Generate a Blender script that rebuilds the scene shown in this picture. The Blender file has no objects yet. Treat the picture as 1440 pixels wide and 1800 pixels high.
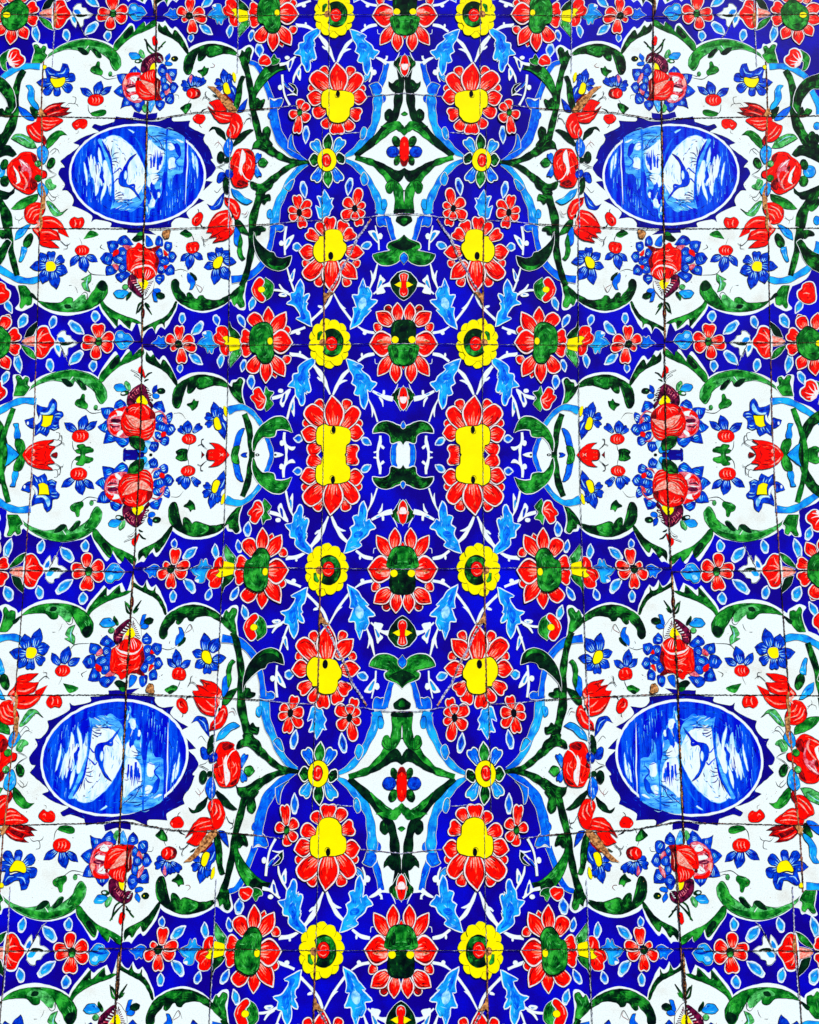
import bpy, math, random
import numpy as np
from mathutils.geometry import tessellate_polygon

# ---------------------------------------------------------------- camera, sky, sun, exposure
scene = bpy.context.scene
K = 0.0000774                       # convergence of the panel's upright lines in the view
FPX, D = 2000.0, 2.0                # focal length (units of 1/1800 of the height), distance to the wall in metres
TH = math.atan(K * FPX / (1 + 900 * K))
CAMZ = 1.25
M_AX = -0.004                       # lean of the pattern's middle line
cam_d = bpy.data.cameras.new('camera'); cam = bpy.data.objects.new('camera', cam_d)
scene.collection.objects.link(cam); scene.camera = cam
cam_d.sensor_fit = 'VERTICAL'; cam_d.sensor_height = 24; cam_d.lens = FPX / 1800 * 24
cam_d.clip_start = 0.05; cam_d.clip_end = 100
cam.location = (0, -D, CAMZ); cam.rotation_euler = (math.radians(90) + TH, 0, 0)

world = bpy.data.worlds.new('World'); scene.world = world; world.use_nodes = True
SUN_EL, SUN_AZ = math.radians(50), math.radians(34)
wn = world.node_tree; bg = wn.nodes['Background']
sky = wn.nodes.new('ShaderNodeTexSky'); sky.sky_type = 'NISHITA'; sky.sun_disc = False
sky.sun_elevation = SUN_EL; sky.sun_rotation = math.radians(180) - SUN_AZ
wn.links.new(sky.outputs[0], bg.inputs[0]); bg.inputs[1].default_value = 0.07
sun_d = bpy.data.lights.new('sun', 'SUN'); sun_d.energy = 5.0; sun_d.angle = math.radians(0.5)
sun_d.color = (1.0, 0.965, 0.93)
sun = bpy.data.objects.new('sun', sun_d); scene.collection.objects.link(sun)
sun.rotation_euler = (math.radians(90) - SUN_EL, 0, SUN_AZ)
scene.view_settings.view_transform = 'Standard'; scene.view_settings.look = 'None'
scene.view_settings.exposure = 0.2; scene.view_settings.gamma = 1

# ---------------------------------------------------------------- wall plane <-> pattern plane
_ct, _st = math.cos(TH), math.sin(TH)
A = D / (FPX * _ct - 900 * _st)     # metres per pattern unit, across
def _z_at(y):
    py = 900 - y
    return CAMZ + D * (FPX * _st + py * _ct) / (FPX * _ct - py * _st)
_v = lambda y: y / (1 + K * y)
BZ = (_z_at(0) - _z_at(1800)) / (_v(1800) - _v(0)); Z0 = _z_at(0)
DZ = 0.00002                        # thickness of one coat of paint
def to_wall(uv, layer):
    u, v = uv[:, 0], uv[:, 1]
    return np.stack([A * (u - 8 + (M_AX + 8 * K) * v), np.full(len(u), -DZ * layer), Z0 - BZ * v], 1)

# ---------------------------------------------------------------- glazes
def lin(c):
    return tuple(((x / 255) / 12.92 if x <= 10 else ((x / 255 + .055) / 1.055) ** 2.4) for x in c) + (1,)
MATS = {}
def glaze(code, name, c1, c2=None, scale=60, lo=.35, hi=.65, detail=3, grain=.0, rough=.35, c3=None, stretch=None, bump=.05, spec=.05):
    m = bpy.data.materials.new(name); m.use_nodes = True; nt = m.node_tree; N = nt.nodes; Lk = nt.links
    b = N['Principled BSDF']; b.inputs['Roughness'].default_value = rough
    b.inputs['Specular IOR Level'].default_value = spec
    tc = N.new('ShaderNodeTexCoord'); src = tc.outputs['Object']
    if stretch:
        mp = N.new('ShaderNodeMapping'); mp.inputs['Scale'].default_value = stretch
        Lk.new(src, mp.inputs[0]); src2 = mp.outputs[0]
    else: src2 = src
    n = N.new('ShaderNodeTexNoise'); n.inputs['Scale'].default_value = scale; n.inputs['Detail'].default_value = detail
    n.inputs['Roughness'].default_value = .6
    Lk.new(src2, n.inputs['Vector'])
    r = N.new('ShaderNodeValToRGB'); e = r.color_ramp.elements
    e[0].position = lo; e[0].color = lin(c1); e[1].position = hi; e[1].color = lin(c2 or c1)
    if c3: x = e.new((lo + hi) / 2); x.color = lin(c3)
    Lk.new(n.outputs[0], r.inputs[0]); col = r.outputs[0]
    if grain:
        g = N.new('ShaderNodeTexNoise'); g.inputs['Scale'].default_value = 520; g.inputs['Detail'].default_value = 2
        Lk.new(src, g.inputs['Vector'])
        mr = N.new('ShaderNodeMapRange'); mr.inputs[1].default_value = .3; mr.inputs[2].default_value = .7
        mr.inputs[3].default_value = 1 - grain; mr.inputs[4].default_value = 1 + grain * .6
        Lk.new(g.outputs[0], mr.inputs[0])
        mx = N.new('ShaderNodeMix'); mx.data_type = 'RGBA'; mx.blend_type = 'MULTIPLY'; mx.inputs[0].default_value = 1
        Lk.new(col, mx.inputs[6]); Lk.new(mr.outputs[0], mx.inputs[7]); col = mx.outputs[2]
    Lk.new(col, b.inputs['Base Color'])
    if bump:
        bn = N.new('ShaderNodeTexNoise'); bn.inputs['Scale'].default_value = 260; bn.inputs['Detail'].default_value = 2
        Lk.new(src, bn.inputs['Vector'])
        bp = N.new('ShaderNodeBump'); bp.inputs['Strength'].default_value = bump * 3; bp.inputs['Distance'].default_value = .0006
        Lk.new(bn.outputs[0], bp.inputs['Height']); Lk.new(bp.outputs[0], b.inputs['Normal'])
    MATS[code] = m
glaze('B', 'cobalt_ground', (15, 0, 140), (0, 8, 224), 9, .42, .70, 5, grain=.28)
glaze('W', 'white_glaze', (212, 214, 208), (228, 243, 246), 11, .24, .60, 5, grain=.12, c3=(228, 240, 240))
glaze('w', 'white_outline', (222, 238, 246), (235, 240, 240), 60, grain=.06)
glaze('R', 'red_glaze', (205, 4, 8), (250, 8, 2), 110, .34, .48, 3, grain=.12)
glaze('r', 'dark_red_glaze', (70, 4, 14), (150, 10, 16), 140, .4, .6, 3, grain=.15)
glaze('P', 'pale_pink_glaze', (244, 110, 90), (238, 190, 176), 240, .38, .62, 3, grain=.1)
glaze('p', 'outline_pink', (244, 176, 168), (236, 232, 236), 170, .30, .50, 3, grain=.08)
glaze('Y', 'yellow_glaze', (244, 230, 0), (250, 240, 0), 20, grain=.05)
glaze('G', 'green_glaze', (0, 40, 14), (50, 180, 56), 48, .36, .62, 5, grain=.2, c3=(6, 110, 28))
glaze('g', 'dark_green_glaze', (0, 16, 14), (30, 140, 40), 52, .40, .62, 5, grain=.2, c3=(1, 48, 18))
glaze('k', 'black_green_glaze', (1, 12, 18), (5, 62, 26), 50, .42, .70, 4, grain=.35)
glaze('e', 'pale_green_glaze', (6, 92, 34), (96, 214, 116), 110, .36, .62, 4, grain=.2)
glaze('S', 'sky_blue_glaze', (4, 92, 220), (24, 180, 248), 42, .36, .6, 3, grain=.12)
glaze('s', 'pale_sky_glaze', (50, 160, 236), (176, 236, 250), 90, .36, .6, 3, grain=.1)
glaze('M', 'royal_blue_glaze', (2, 8, 150), (2, 72, 230), 110, .38, .62, 3, grain=.2)
glaze('N', 'azure_glaze', (0, 56, 220), (6, 120, 244), 70, .36, .62, 3, grain=.12)
glaze('a', 'orange_red_glaze', (255, 40, 12), (240, 96, 60), 160, .36, .62, 3, grain=.1)
glaze('K', 'black_line', (3, 6, 14), (8, 14, 26), 60, bump=0)
glaze('V', 'plum_glaze', (26, 2, 26), (120, 14, 66), 110, .4, .64, 3, grain=.2)
glaze('m', 'rose_pink_glaze', (196, 20, 52), (240, 140, 160), 130, .38, .62, 3, grain=.15)
glaze('O', 'bare_clay_chip', (96, 48, 24), (226, 160, 96), 200, .36, .62, 5, grain=.4, rough=.9, bump=.4, spec=.05)
glaze('o', 'clay_joint', (36, 18, 14), (170, 110, 90), 150, .38, .66, 5, grain=.4, rough=.9, bump=.4, spec=.05)
glaze('j', 'dark_joint', (4, 5, 10), (70, 44, 34), 120, .5, .75, 5, grain=.3, rough=.9, bump=.4, spec=.05)
glaze('c', 'chalky_joint', (60, 60, 150), (215, 222, 235), 230, .38, .6, 4, grain=.2, rough=.9, spec=.05)
glaze('D', 'navy_glaze', (12, 2, 118), (10, 6, 156), 20, grain=.25)
glaze('U', 'medallion_blue', (0, 8, 205), (0, 96, 250), 34, .42, .70, 5, grain=.2, stretch=(2.6, 1, .35))
glaze('u', 'medallion_wash', (0, 110, 244), (104, 216, 250), 34, .36, .68, 5, grain=.12, stretch=(.8, 1, 3))
glaze('i', 'medallion_pale', (150, 216, 240), (226, 242, 244), 40, .3, .5, 5, grain=.08, stretch=(2.5, 1, .5))
MI = {c: i for i, c in enumerate(MATS)}

# ---------------------------------------------------------------- drawing on the pattern plane
rng = random.Random(7)
PARTS = []; cur = None; sub = None; ORG = (0, 0, 6.0)
def O(x, y, s=6.0):
    global ORG; ORG = (x, y, s)
def part(name, zone='1', z=5, label=None):
    """zone 1 main field, T main field and again one storey on, 2 the short middle field, R row between storeys"""
    global cur, sub
    cur = dict(name=name, zone=zone, z=z, label=label, shapes=[], nsub=0); PARTS.append(cur); sub = ('', 0)
def subp(name=''):
    global sub
    cur['nsub'] += 1; sub = (name, cur['nsub']) if name else ('', 0)
def P(s):
    out = []; cor = []
    if isinstance(s, str):
        for t in s.split():
            c = t.endswith('!'); t = t.rstrip('!'); a, b = t.split(','); out.append((float(a), float(b))); cor.append(c)
    else:
        for t in s: out.append((t[0], t[1])); cor.append(len(t) > 2)
    return np.array(out, float), cor
def uv(p):
    x = ORG[0] + p[:, 0] / ORG[2]; y = ORG[1] + p[:, 1] / ORG[2]; d = 1 + K * y
    return np.stack([(x - 712 - M_AX * y) / d, y / d], 1)
def cr(p0, p1, p2, p3, n):
    t = np.linspace(0, 1, n, endpoint=False)[:, None]
    return .5 * (2 * p1 + (p2 - p0) * t + (2 * p0 - 5 * p1 + 4 * p2 - p3) * t * t + (3 * p1 - p0 - 3 * p2 + p3) * t ** 3)
def smooth_closed(p, cor, n=4):
    N = len(p); out = []
    for i in range(N):
        p1, p2 = p[i], p[(i + 1) % N]
        p0 = p1 - (p2 - p1) * .2 if cor[i] else p[i - 1]
        p3 = p2 + (p2 - p1) * .2 if cor[(i + 1) % N] else p[(i + 2) % N]
        out.append(cr(p0, p1, p2, p3, n))
    return np.concatenate(out)
def smooth_open(p, n=5):
    q = np.concatenate([[2 * p[0] - p[1]], p, [2 * p[-1] - p[-2]]])
    return np.concatenate([cr(q[i], q[i + 1], q[i + 2], q[i + 3], n) for i in range(len(p) - 1)] + [p[-1:]])
def normals(c, closed):
    if closed: t = np.roll(c, -1, 0) - np.roll(c, 1, 0)
    else: t = np.gradient(c, axis=0)
    l = np.hypot(t[:, 0], t[:, 1]); l[l == 0] = 1
    return np.stack([-t[:, 1] / l, t[:, 0] / l], 1)
def emit(mat, verts, faces):
    cur['shapes'].append(dict(mat=mat, v=np.asarray(verts), f=faces, sub=sub))
def tess(c):
    tr = tessellate_polygon([[(float(x), float(y), 0) for x, y in c]])
    return [tuple(t) for t in tr]
def strip(mat, c, w, closed):
    """c curve in pattern units; w half width, scalar or array"""
    n = normals(c, closed); w = np.broadcast_to(w, (len(c),))[:, None]
    v = np.concatenate([c + n * w, c - n * w]); N = len(c)
    fs = [(i, (i + 1) % N, N + (i + 1) % N, N + i) for i in range(N if closed else N - 1)]
    emit(mat, v, fs)
def wob(c, amp):
    if amp <= 0: return c
    ph = [rng.uniform(0, 6.28) for _ in range(4)]
    s = np.cumsum(np.hypot(*(np.diff(c, axis=0, prepend=c[:1])).T))
    d = np.stack([np.sin(s * .55 + ph[0]) + .6 * np.sin(s * 1.3 + ph[1]), np.sin(s * .5 + ph[2]) + .6 * np.sin(s * 1.2 + ph[3])], 1)
    return c + d * amp
BRUSH = {'i': (('u', .012),), 'U': (('N', .008), ('D', .004)), 'u': (('i', .014), ('N', .03)), 'G': (('g', .045), ('e', .016)), 'g': (('k', .035), ('G', .035)), 'k': (('g', .03),), 'e': (('G', .028), ('i', .008)), 'R': (('r', .016), ('a', .016)), 'r': (('R', .02),),
         'S': (('N', .03), ('s', .016)), 'N': (('S', .03), ('M', .016)), 'M': (('N', .02), ('D', .012)), 'V': (('m', .016),), 'm': (('R', .02), ('p', .02)), 'D': (('M', .006),), 'P': (('R', .02),)}
def brush(mat, c):
    """short strokes of the same pot of paint, thicker or thinner, that follow the outline"""
    if mat not in BRUSH: return
    x, y = c[:, 0], c[:, 1]; xn, yn = np.roll(x, -1), np.roll(y, -1)
    area = abs((x * yn - xn * y).sum()) / 2
    if area < 26: return
    tx, ty = np.roll(x, -1) - np.roll(x, 1), np.roll(y, -1) - np.roll(y, 1)
    def inside(px, py):
        k = ((y > py) != (yn > py)); 
        return (k & (px < (xn - x) * (py - y) / np.where(yn == y, 1e-9, yn - y) + x)).sum() % 2 == 1
    for m2, dens in BRUSH[mat]:
        n = int(min(260, area * dens) + rng.random()); V, Fc = [], []
        for _ in range(n):
            px, py = rng.uniform(x.min(), x.max()), rng.uniform(y.min(), y.max())
            if not inside(px, py): continue
            i = int(np.argmin((x - px) ** 2 + (y - py) ** 2)); a = math.atan2(ty[i], tx[i]) + rng.gauss(0, .16)
            l = rng.uniform(2, 6.5); w = rng.uniform(.25, .75); dx, dy = math.cos(a), math.sin(a)
            if not (inside(px + dx * l, py + dy * l) and inside(px - dx * l, py - dy * l)): continue
            o = len(V); b = rng.uniform(-.5, .5)
            V += [(px - dx * l, py - dy * l), (px - dx * l * .3 - dy * (w + b), py - dy * l * .3 + dx * (w + b)), (px + dx * l * .5 - dy * (w + b) * .8, py + dy * l * .5 + dx * (w + b) * .8),
                  (px + dx * l, py + dy * l), (px + dx * l * .4 + dy * (w - b) * .8, py + dy * l * .4 - dx * (w - b) * .8), (px - dx * l * .4 + dy * (w - b), py - dy * l * .4 - dx * (w - b))]
            Fc.append(tuple(range(o, o + 6)))
        if Fc: emit(m2, V, Fc)
def MR(s, ax2, x0, y0, sc):
    """read an outline seen on the right half as it stands on the left half"""
    return ' '.join('%.2f,%.2f%s' % (ax2 - x0 - float(t.rstrip('!').split(',')[0]) / sc, y0 + float(t.rstrip('!').split(',')[1]) / sc, '!' if t.endswith('!') else '') for t in s.split())
def F(mat, s, h=0, k=0, hm='w', km='K', n=4, wb=.18):
    """filled outline; h halo width, k contour width (in source units)"""
    p, cor = P(s); c = uv(smooth_closed(p, cor, n)); c = wob(c, wb)
    if h: strip(hm, c, h * (1 + .25 * np.sin(np.arange(len(c)) * .37 + rng.uniform(0, 6))), True)
    emit(mat, c, tess(c)); brush(mat, c)
    if k: strip(km, c, k * .5 * (1 + .45 * np.sin(np.arange(len(c)) * .21 + rng.uniform(0, 6))) * 1.35, True)
    return c
def E(mat, cx, cy, rx, ry, rot=0, h=0, k=0, hm='w', km='K', n=14, wb=.15):
    a = math.radians(rot); pts = []
    for i in range(n):
        t = i / n * 2 * math.pi; x, y = rx * math.cos(t), ry * math.sin(t)
        pts.append((cx + x * math.cos(a) - y * math.sin(a), cy + x * math.sin(a) + y * math.cos(a)))
    return F(mat, pts, h, k, hm, km, 3, wb)
def L(mat, s, w, h=0, k=0, hm='w', km='K'):
    """brush line; w = full width(s) in crop units along the line"""
    p, _ = P(s); ws = w if isinstance(w, (list, tuple)) else [w] * len(p)
    c = uv(smooth_open(p)); t = np.linspace(0, len(ws) - 1, len(c)); ww = np.interp(t, range(len(ws)), ws) / ORG[2] / 2
    ww = ww * (1 + .10 * np.sin(np.arange(len(c)) * .9 + rng.uniform(0, 6)))
    if h: strip(hm, c, ww + h, False)
    if k: strip(km, c, ww + k * .9, False)
    strip(mat, c, ww, False)
    if ww.mean() > 2.6:
        nn_ = normals(c, False); brush(mat, np.concatenate([c + nn_ * ww[:, None], (c - nn_ * ww[:, None])[::-1]]))
def hair(s, w=3, mat='K'):
    w *= 1.35
    p, _ = P(s); L(mat, s, [w * .7] + [w] * (len(p) - 2) + [w * .3])
SHAPES = {
 'p': [(0, .20), (.15, .36), (.35, .49), (.55, .49), (.75, .34), (.9, .14)],
 'r': [(0, .20), (.2, .34), (.45, .46), (.68, .50), (.86, .42), (.97, .22)],
 'h': [(0, .18), (.2, .30), (.45, .42), (.7, .50), (.88, .46), (1.0, .28)],
 'q': [(0, .30), (.2, .42), (.45, .50), (.7, .48), (.92, .36)],
}
def petal_pts(bx, by, tx, ty, w, kind):
    b = np.array([bx, by], float); t = np.array([tx, ty], float); d = t - b; l = np.hypot(*d); d /= l; nn = np.array([-d[1], d[0]])
    sh = SHAPES[kind]; bend = rng.uniform(-.05, .05) * l; pts = []
    for a, q in sh: pts.append(tuple(b + d * l * a + nn * (w * q + bend * math.sin(a * 3.1))))
    if kind == 'h': pts.append(tuple(b + d * l * .93 + nn * bend * .2))
    elif kind in 'pq': pts.append(tuple(t) + (1,))
    else: pts.append(tuple(t))
    for a, q in reversed(sh): pts.append(tuple(b + d * l * a + nn * (-w * q + bend * math.sin(a * 3.1))))
    return pts, b, d, nn, l
def pet(bx, by, tx, ty, w, kind='p', mat='R', st='P', h=1.9, k=.75, ns=4, hm='p', lo=.02, hi=.5, sw=.042):
    pts, b, d, nn, l = petal_pts(bx, by, tx, ty, w, kind)
    if h:
        cl = uv(smooth_closed(*P(pts))); strip('K', cl, 2.05, True); strip(hm, cl, 1.25, True); emit(hm, cl, tess(cl))
        cc = b + d * l * .47
        F(mat, [tuple(cc + d * ((np.array(p_[:2]) - cc) @ d) * .93 + nn * ((np.array(p_[:2]) - cc) @ nn) * .92) + tuple(p_[2:]) for p_ in pts], 0, .5, km='r' if mat == 'R' else 'K')
    else: F(mat, pts, 0, k)
    if mat == 'R':                                   # darker brush load along one flank
        sd = rng.choice([-1, 1])
        q = [tuple(b + d * l * a + nn * w * sd * x) for a, x in ((.12, .27), (.35, .38), (.6, .37), (.82, .2))]
        L('r', q, [w * .01, w * .05, w * .06, w * .01])
    if mat == 'R': L('a', [tuple(b + d * l * a) for a in (.04, .2, .38, .55)], [w * .16, w * .24, w * .14, w * .01])
    for i in range(ns):
        o = (i - (ns - 1) / 2) / max(ns, 1) * .78 + rng.uniform(-.05, .05)
        e = hi * rng.uniform(.7, 1.1) * (1 - .35 * abs(o)); s0 = lo + rng.uniform(0, .1)
        q = [tuple(b + d * l * (s0 + (e - s0) * a) + nn * w * o * (.55 + .6 * a * (1 - .5 * a))) for a in (0, .33, .66, 1)]
        L(st, q, [w * sw * 1.2, w * sw * 1.5, w * sw, w * .008])
def bp(bx, by, tx, ty, w, kind='p', mat='M', st='s', ns=3, **kw):
    """blue petal"""
    kw.setdefault('h', 0); pet(bx, by, tx, ty, w, kind, mat, st, k=.6, ns=ns, sw=.05, **kw)
def drop(x0, y0, x1, y1, w, mat='S', zone='1', z=6, name='blue_drop', hs=1.0):
    part(name, zone, z)
    pts, b, d, nn, l = petal_pts(x0, y0, x1, y1, w, 'p')
    F('w', pts, .8, .0)
    F('s', [tuple(np.array([(x0 + x1) / 2, (y0 + y1) / 2]) + (np.array(p_[:2]) - np.array([(x0 + x1) / 2, (y0 + y1) / 2])) * .86) for p_ in pts], 0, .25, km='N')
    c = np.array([(x0 + x1) / 2, (y0 + y1) / 2]); q = [tuple(c + (np.array(p[:2]) - c) * (.66 if abs((np.array(p[:2]) - c) @ nn) > 1 else .78)) + tuple(p[2:]) for p in pts]
    F(mat, q, 0, .35)
def cherry(cx, cy, rx, ry, mat='R', rot=0, ns=3):
    E(mat, cx, cy, rx, ry, rot, 0, .5)
    for i in range(ns):
        x = cx + (i - 1) * rx * .38
        L('P', [(x - rx * .05, cy - ry * .45), (x + rx * .08, cy), (x, cy + ry * .5)], [rx * .02, rx * .12, rx * .02])

# ================================================================ THE PATTERN
# ---- white fields
O(0, 0, 1)
part('white_cartouche', '1', 1)
F('W', "272,35! 277,38 286,39 290,36! 298,47 304,51! 309,47 318,57 327,70 332,86! 340,80 357,74 373,72 390,74 407,81 419,88! 423,87 432,81 440,79 447,86 445,94 441,107! 452,111 465,122! 470,147 477,172 496,171! 490,186 483,197 484,222 500,255 517,276 545,286! 530,297 508,328 494,350 486,369 484,391! 478,411 474,439 460,464 438,486 434,500! 431,517 432,542 423,545 413,538 409,533 404,529! 390,540 373,547 357,550 340,547 327,542 313,533! 310,545 303,558 297,570 290,579! 284,575 280,577 274,587! 268,577 260,580 252,592 250,600 244,575 240,568 232,582! 228,580 218,575 211,570 202,578! 192,565 180,550 174,537! 167,542 150,549 133,553 117,555 97,552 80,545 67,537 60,532! 57,538 48,543 38,547 27,542 34,532 33,517 27,503! 13,497 0,487 -8,470 -18,440 -24,400 -26,300 -24,220 -14,180 -4,155 0,136 5,133 17,123 33,115 55,111! 57,100 60,87 57,77 65,74 75,78 82,77 85,85 95,87! 107,79 125,72 142,68 158,67 175,70 188,74 199,80! 202,73 213,60 223,47 228,41 235,43 238,53! 245,46 254,38 257,44! 265,38", 0, 0, wb=.1)
part('white_cartouche', '2', 1)
F('W', "250,608! 255,614 262,617 267,617 273,627 280,633! 288,625 297,637 305,653 312,669! 320,663 335,656 353,654 373,656 390,662 402,672! 404,675 408,668 417,667 423,663 431,668 428,680 427,693 432,712! 448,727 463,745! 472,770 480,800 480,830! -72,830! -64,790 -50,756 -28,735 -8,716 22,705! 24,693 24,677 23,660 33,659 38,663 45,660 50,668 55,673! 63,667 75,660 90,655 107,652 125,649 145,652 160,655 172,663! 180,647 192,630 202,618 207,622 210,633! 215,627 223,615 228,615 231,628! 238,620", 0, 0, wb=.1)
part('white_diamond', '1', 1)
F('W', "681,108! 676,130 671,150 656,150 660,165 668,170 660,200 653,222 640,245 620,268 603,284! 623,294 638,312 650,332 660,352 666,372! 664,390 682,396 690,420 700,432! 730,432! 730,105!", 0, 0, wb=.1)
part('white_diamond', '2', 1)
F('W', "699,775! 696,790 695,800 697,830! 740,830! 740,775!", 0, 0, wb=.05)

# ---- medallion with the navy scalloped edge
O(0, 0, 3.6)
part('medallion', '1', 3, 'oval blue medallion painted with wading birds inside a navy scalloped edge')
F('D', "735,738! 760,742 800,748 900,765 1000,768 1050,752 1090,738! 1098,768 1205,764! 1198,800 1255,832 1297,852! 1288,890 1325,940 1346,1002! 1335,1014 1366,1060 1338,1110 1300,1142 1346,1150! 1292,1200 1238,1238 1292,1270! 1235,1300 1182,1342 1200,1384! 1130,1376 1088,1404 1084,1436! 1000,1444 940,1450 988,1486! 900,1476 805,1472! 800,1446 700,1436! 702,1408 610,1388 578,1404! 582,1364 512,1322 458,1302! 468,1260 430,1208 393,1204! 412,1168 380,1120 370,1092 390,1062 412,1058 384,1020! 420,990 462,960 502,922 464,905! 520,872 575,850 628,834 583,806! 600,785 640,795 722,772!", 0, .5)
F('D', "838,740! 850,706! 905,722 925,724 998,712! 985,756 920,760", 0, 0)
subp('ring')
E('W', 871, 1105, 434, 321, 2, 0, 0, n=28, wb=.35)
subp('scene')
E('U', 871, 1104, 420, 307, 2, 0, 0, n=28, wb=.3)
def rag(mat, s, rot=0, amp=5, st=None):
    """patch of thin wash with ragged brushed ends"""
    p, cor = P(s); c = smooth_closed(p, cor, 5); q = []
    for i, a in enumerate(c):
        q.append((a[0] + rng.uniform(-amp, amp) * .5, a[1] + rng.uniform(-amp, amp) * 2.2, 1))
    F(mat, q, n=1, wb=0)
Z = 1440 / 140
def spikes(mat, pts, ln, w, up=True):
    for x, y in pts:
        l = ln * rng.uniform(.6, 1.3); s = -1 if up else 1
        L(mat, [(x, y), (x + rng.uniform(-6, 6), y + s * l * .5), (x + rng.uniform(-8, 8), y + s * l)], [w * rng.uniform(.6, 1.3), w * .7, w * .08])
O(110, 200, Z)
F('u', "1165,268! 1270,305 1380,395 1480,520 1560,700 1480,600 1380,470 1260,340", 0, 0)
F('i', "1190,280! 1290,330 1400,430 1490,560 1400,470 1290,360", .9, 0, hm='u')
F('u', "640,480 700,460 780,640 870,820 900,1000 900,1300 870,1500 860,1240 850,1000 780,830 720,640", 0, 0)
F('u', "870,1730! 900,1620 940,1540 1150,1550 1290,1500 1400,1290 1480,1150 1500,1350 1460,1560 1350,1700 1240,1780 1150,1740 1050,1750 960,1700", 0, 0)
F('i', "710,458! 745,470 770,450 792,468 800,430 890,396 980,402 1060,432 1150,500 1260,600 1350,720 1420,850 1470,960 1500,1100 1490,1240 1420,1380 1350,1480 1260,1540 1150,1545 1000,1560 945,1540 940,1400 930,1260 915,1080 905,960 890,860 850,740 790,620", .9, 0, hm='u')
F('i', "385,860! 412,930 445,1080 452,1200 440,1310! 425,1180 400,1040", .9, 0, hm='u')
F('i', "462,775! 490,850 500,790 520,735! 548,830 575,770! 602,880 640,940 650,880 690,930 685,1040 670,1120 690,1180 735,1215! 745,1290 705,1300 680,1240! 650,1400 600,1490! 585,1290 560,1180 520,1120 488,960", .9, 0, hm='u')
F('i', "655,610! 690,700 715,840 722,960 700,930 670,870 645,740", .9, 0, hm='u')
F('i', "745,870 790,850 830,960 880,1120 885,1260 872,1400 850,1470! 832,1330 800,1290! 770,1420 690,1585! 700,1480 740,1340 765,1230 740,1130 735,980", .9, 0, hm='u')
F('U', "680,1085 712,1000 742,1060 740,1160 762,1230 730,1255 700,1190 668,1140", 0, 0)
spikes('U', [(490, 760), (535, 760), (560, 800), (620, 880), (650, 900), (600, 900)], 130, 14, False)
spikes('U', [(700, 1420), (730, 1350), (640, 1300), (800, 1400), (660, 1420), (850, 1450), (590, 1250)], 150, 12)
spikes('u', [(470, 1250), (490, 1230), (510, 1180), (545, 1260), (560, 1330), (410, 1200), (560, 1420), (620, 1560), (500, 1560), (470, 1600), (540, 1520), (300, 1100), (330, 900), (350, 1300), (280, 1250), (380, 1450), (430, 780), (360, 760), (590, 620)], 170, 9)
spikes('s', [(440, 1500), (520, 1600), (650, 1600), (700, 1640), (580, 560), (480, 1150)], 110, 8)
L('U', "722,500 790,640 862,790 895,960 905,1100", [20, 44, 40, 30, 12]); L('N', "905,1000 925,1200 930,1400 935,1600", [10, 18, 26, 30])
for s in ("868,790 850,690 812,565", "882,750 888,660 905,592", "895,775 950,715 1022,703", "900,822 960,802 1024,795", "900,862 970,866 1026,900", "900,915 940,925 945,920", "895,955 912,975", "860,740 810,640 775,560", "885,498 922,498", "1022,615 1042,660", "1080,715 1108,722", "1124,788 1142,858", "600,950 612,1050 615,1110", "590,930 605,960"):
    L('D', s, [8, 16, 3])
O(110, 270, Z)
for s in ("930,830 1050,835 1200,842 1258,836", "940,800 1020,755 1110,745", "955,740 1000,715 1055,692", "1000,800 1085,802", "960,685 980,668", "940,850 1050,870 1150,885 1200,920", "1190,830 1240,850", "1170,890 1190,940", "1085,725 1105,760"): L('D', s, [5, 16, 12])
for i in range(16):
    x, y = rng.uniform(950, 1380), rng.uniform(860, 1040); L(rng.choice('uiNs'), [(x, y), (x + 60, y - 30), (x + 120, y - 90 * rng.random())], [2, 16, 2])
O(240, 200, Z)
L('U', "-40,340 60,470 140,640 190,840", [60, 110, 90, 40]); L('N', "-30,420 60,560 130,740 175,940", [10, 40, 40, 16])
F('u', "205,245 400,240 560,290 700,322 870,430 880,600 870,820 845,1040 790,1090 700,1100 640,1200 600,1260 560,1100 520,700 205,520", 0, 0)
F('u', "205,420 380,410 535,430 535,900 492,1020 476,1200 460,1420 430,1480 372,1560 330,1700 250,1720 222,1880 180,1860 170,1600 185,1300 205,900", .9, 0, hm='u')
F('u', "562,720 640,640 700,700 760,800 800,780 870,700 868,820 845,1020 800,1075 700,1090 642,1180 632,1380! 600,1340 575,1240 565,1000", .9, 0, hm='u')
F('i', "600,500 660,560 690,640 600,660 570,600", .9, 0, hm='u'); F('i', "720,460 800,480 860,520 800,520", .9, 0, hm='u')
for i in range(22):
    y = 270 + i * 24; x = rng.uniform(220, 700); L(rng.choice('uuNNs'), [(x, y), (x + 60, y - 14), (x + 130, y + rng.uniform(-20, 30))], [3, rng.uniform(8, 18), 3])
F('U', "465,1160 520,1000 560,1000 565,1200 580,1440 560,1600 430,1700 380,1640 440,1480 460,1400", 0, 0)
F('i', "215,500 330,560 430,640 500,700 480,900 440,1000 380,1060 300,1080 215,1040", .8, 0, hm='s'); F('i', "215,1120 330,1090 400,1140 340,1260 230,1330 200,1240", .8, 0, hm='s'); F('i', "590,820 680,800 700,900 690,980 590,1000", .8, 0, hm='s'); F('i', "255,1560 330,1540 330,1660 250,1700 220,1640", .6, 0, hm='s')
L('N', "560,280 545,500 545,800 530,1050", [40, 22, 20, 50])
spikes('U', [(610, 1420), (655, 1400), (690, 1380), (730, 1360), (770, 1350), (820, 1300), (710, 1350), (790, 1330), (590, 1500), (640, 1480), (670, 1440), (750, 1380)], 250, 30)
L('U', "880,420 890,700 870,1000 850,1300", [20, 36, 44, 60])
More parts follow.
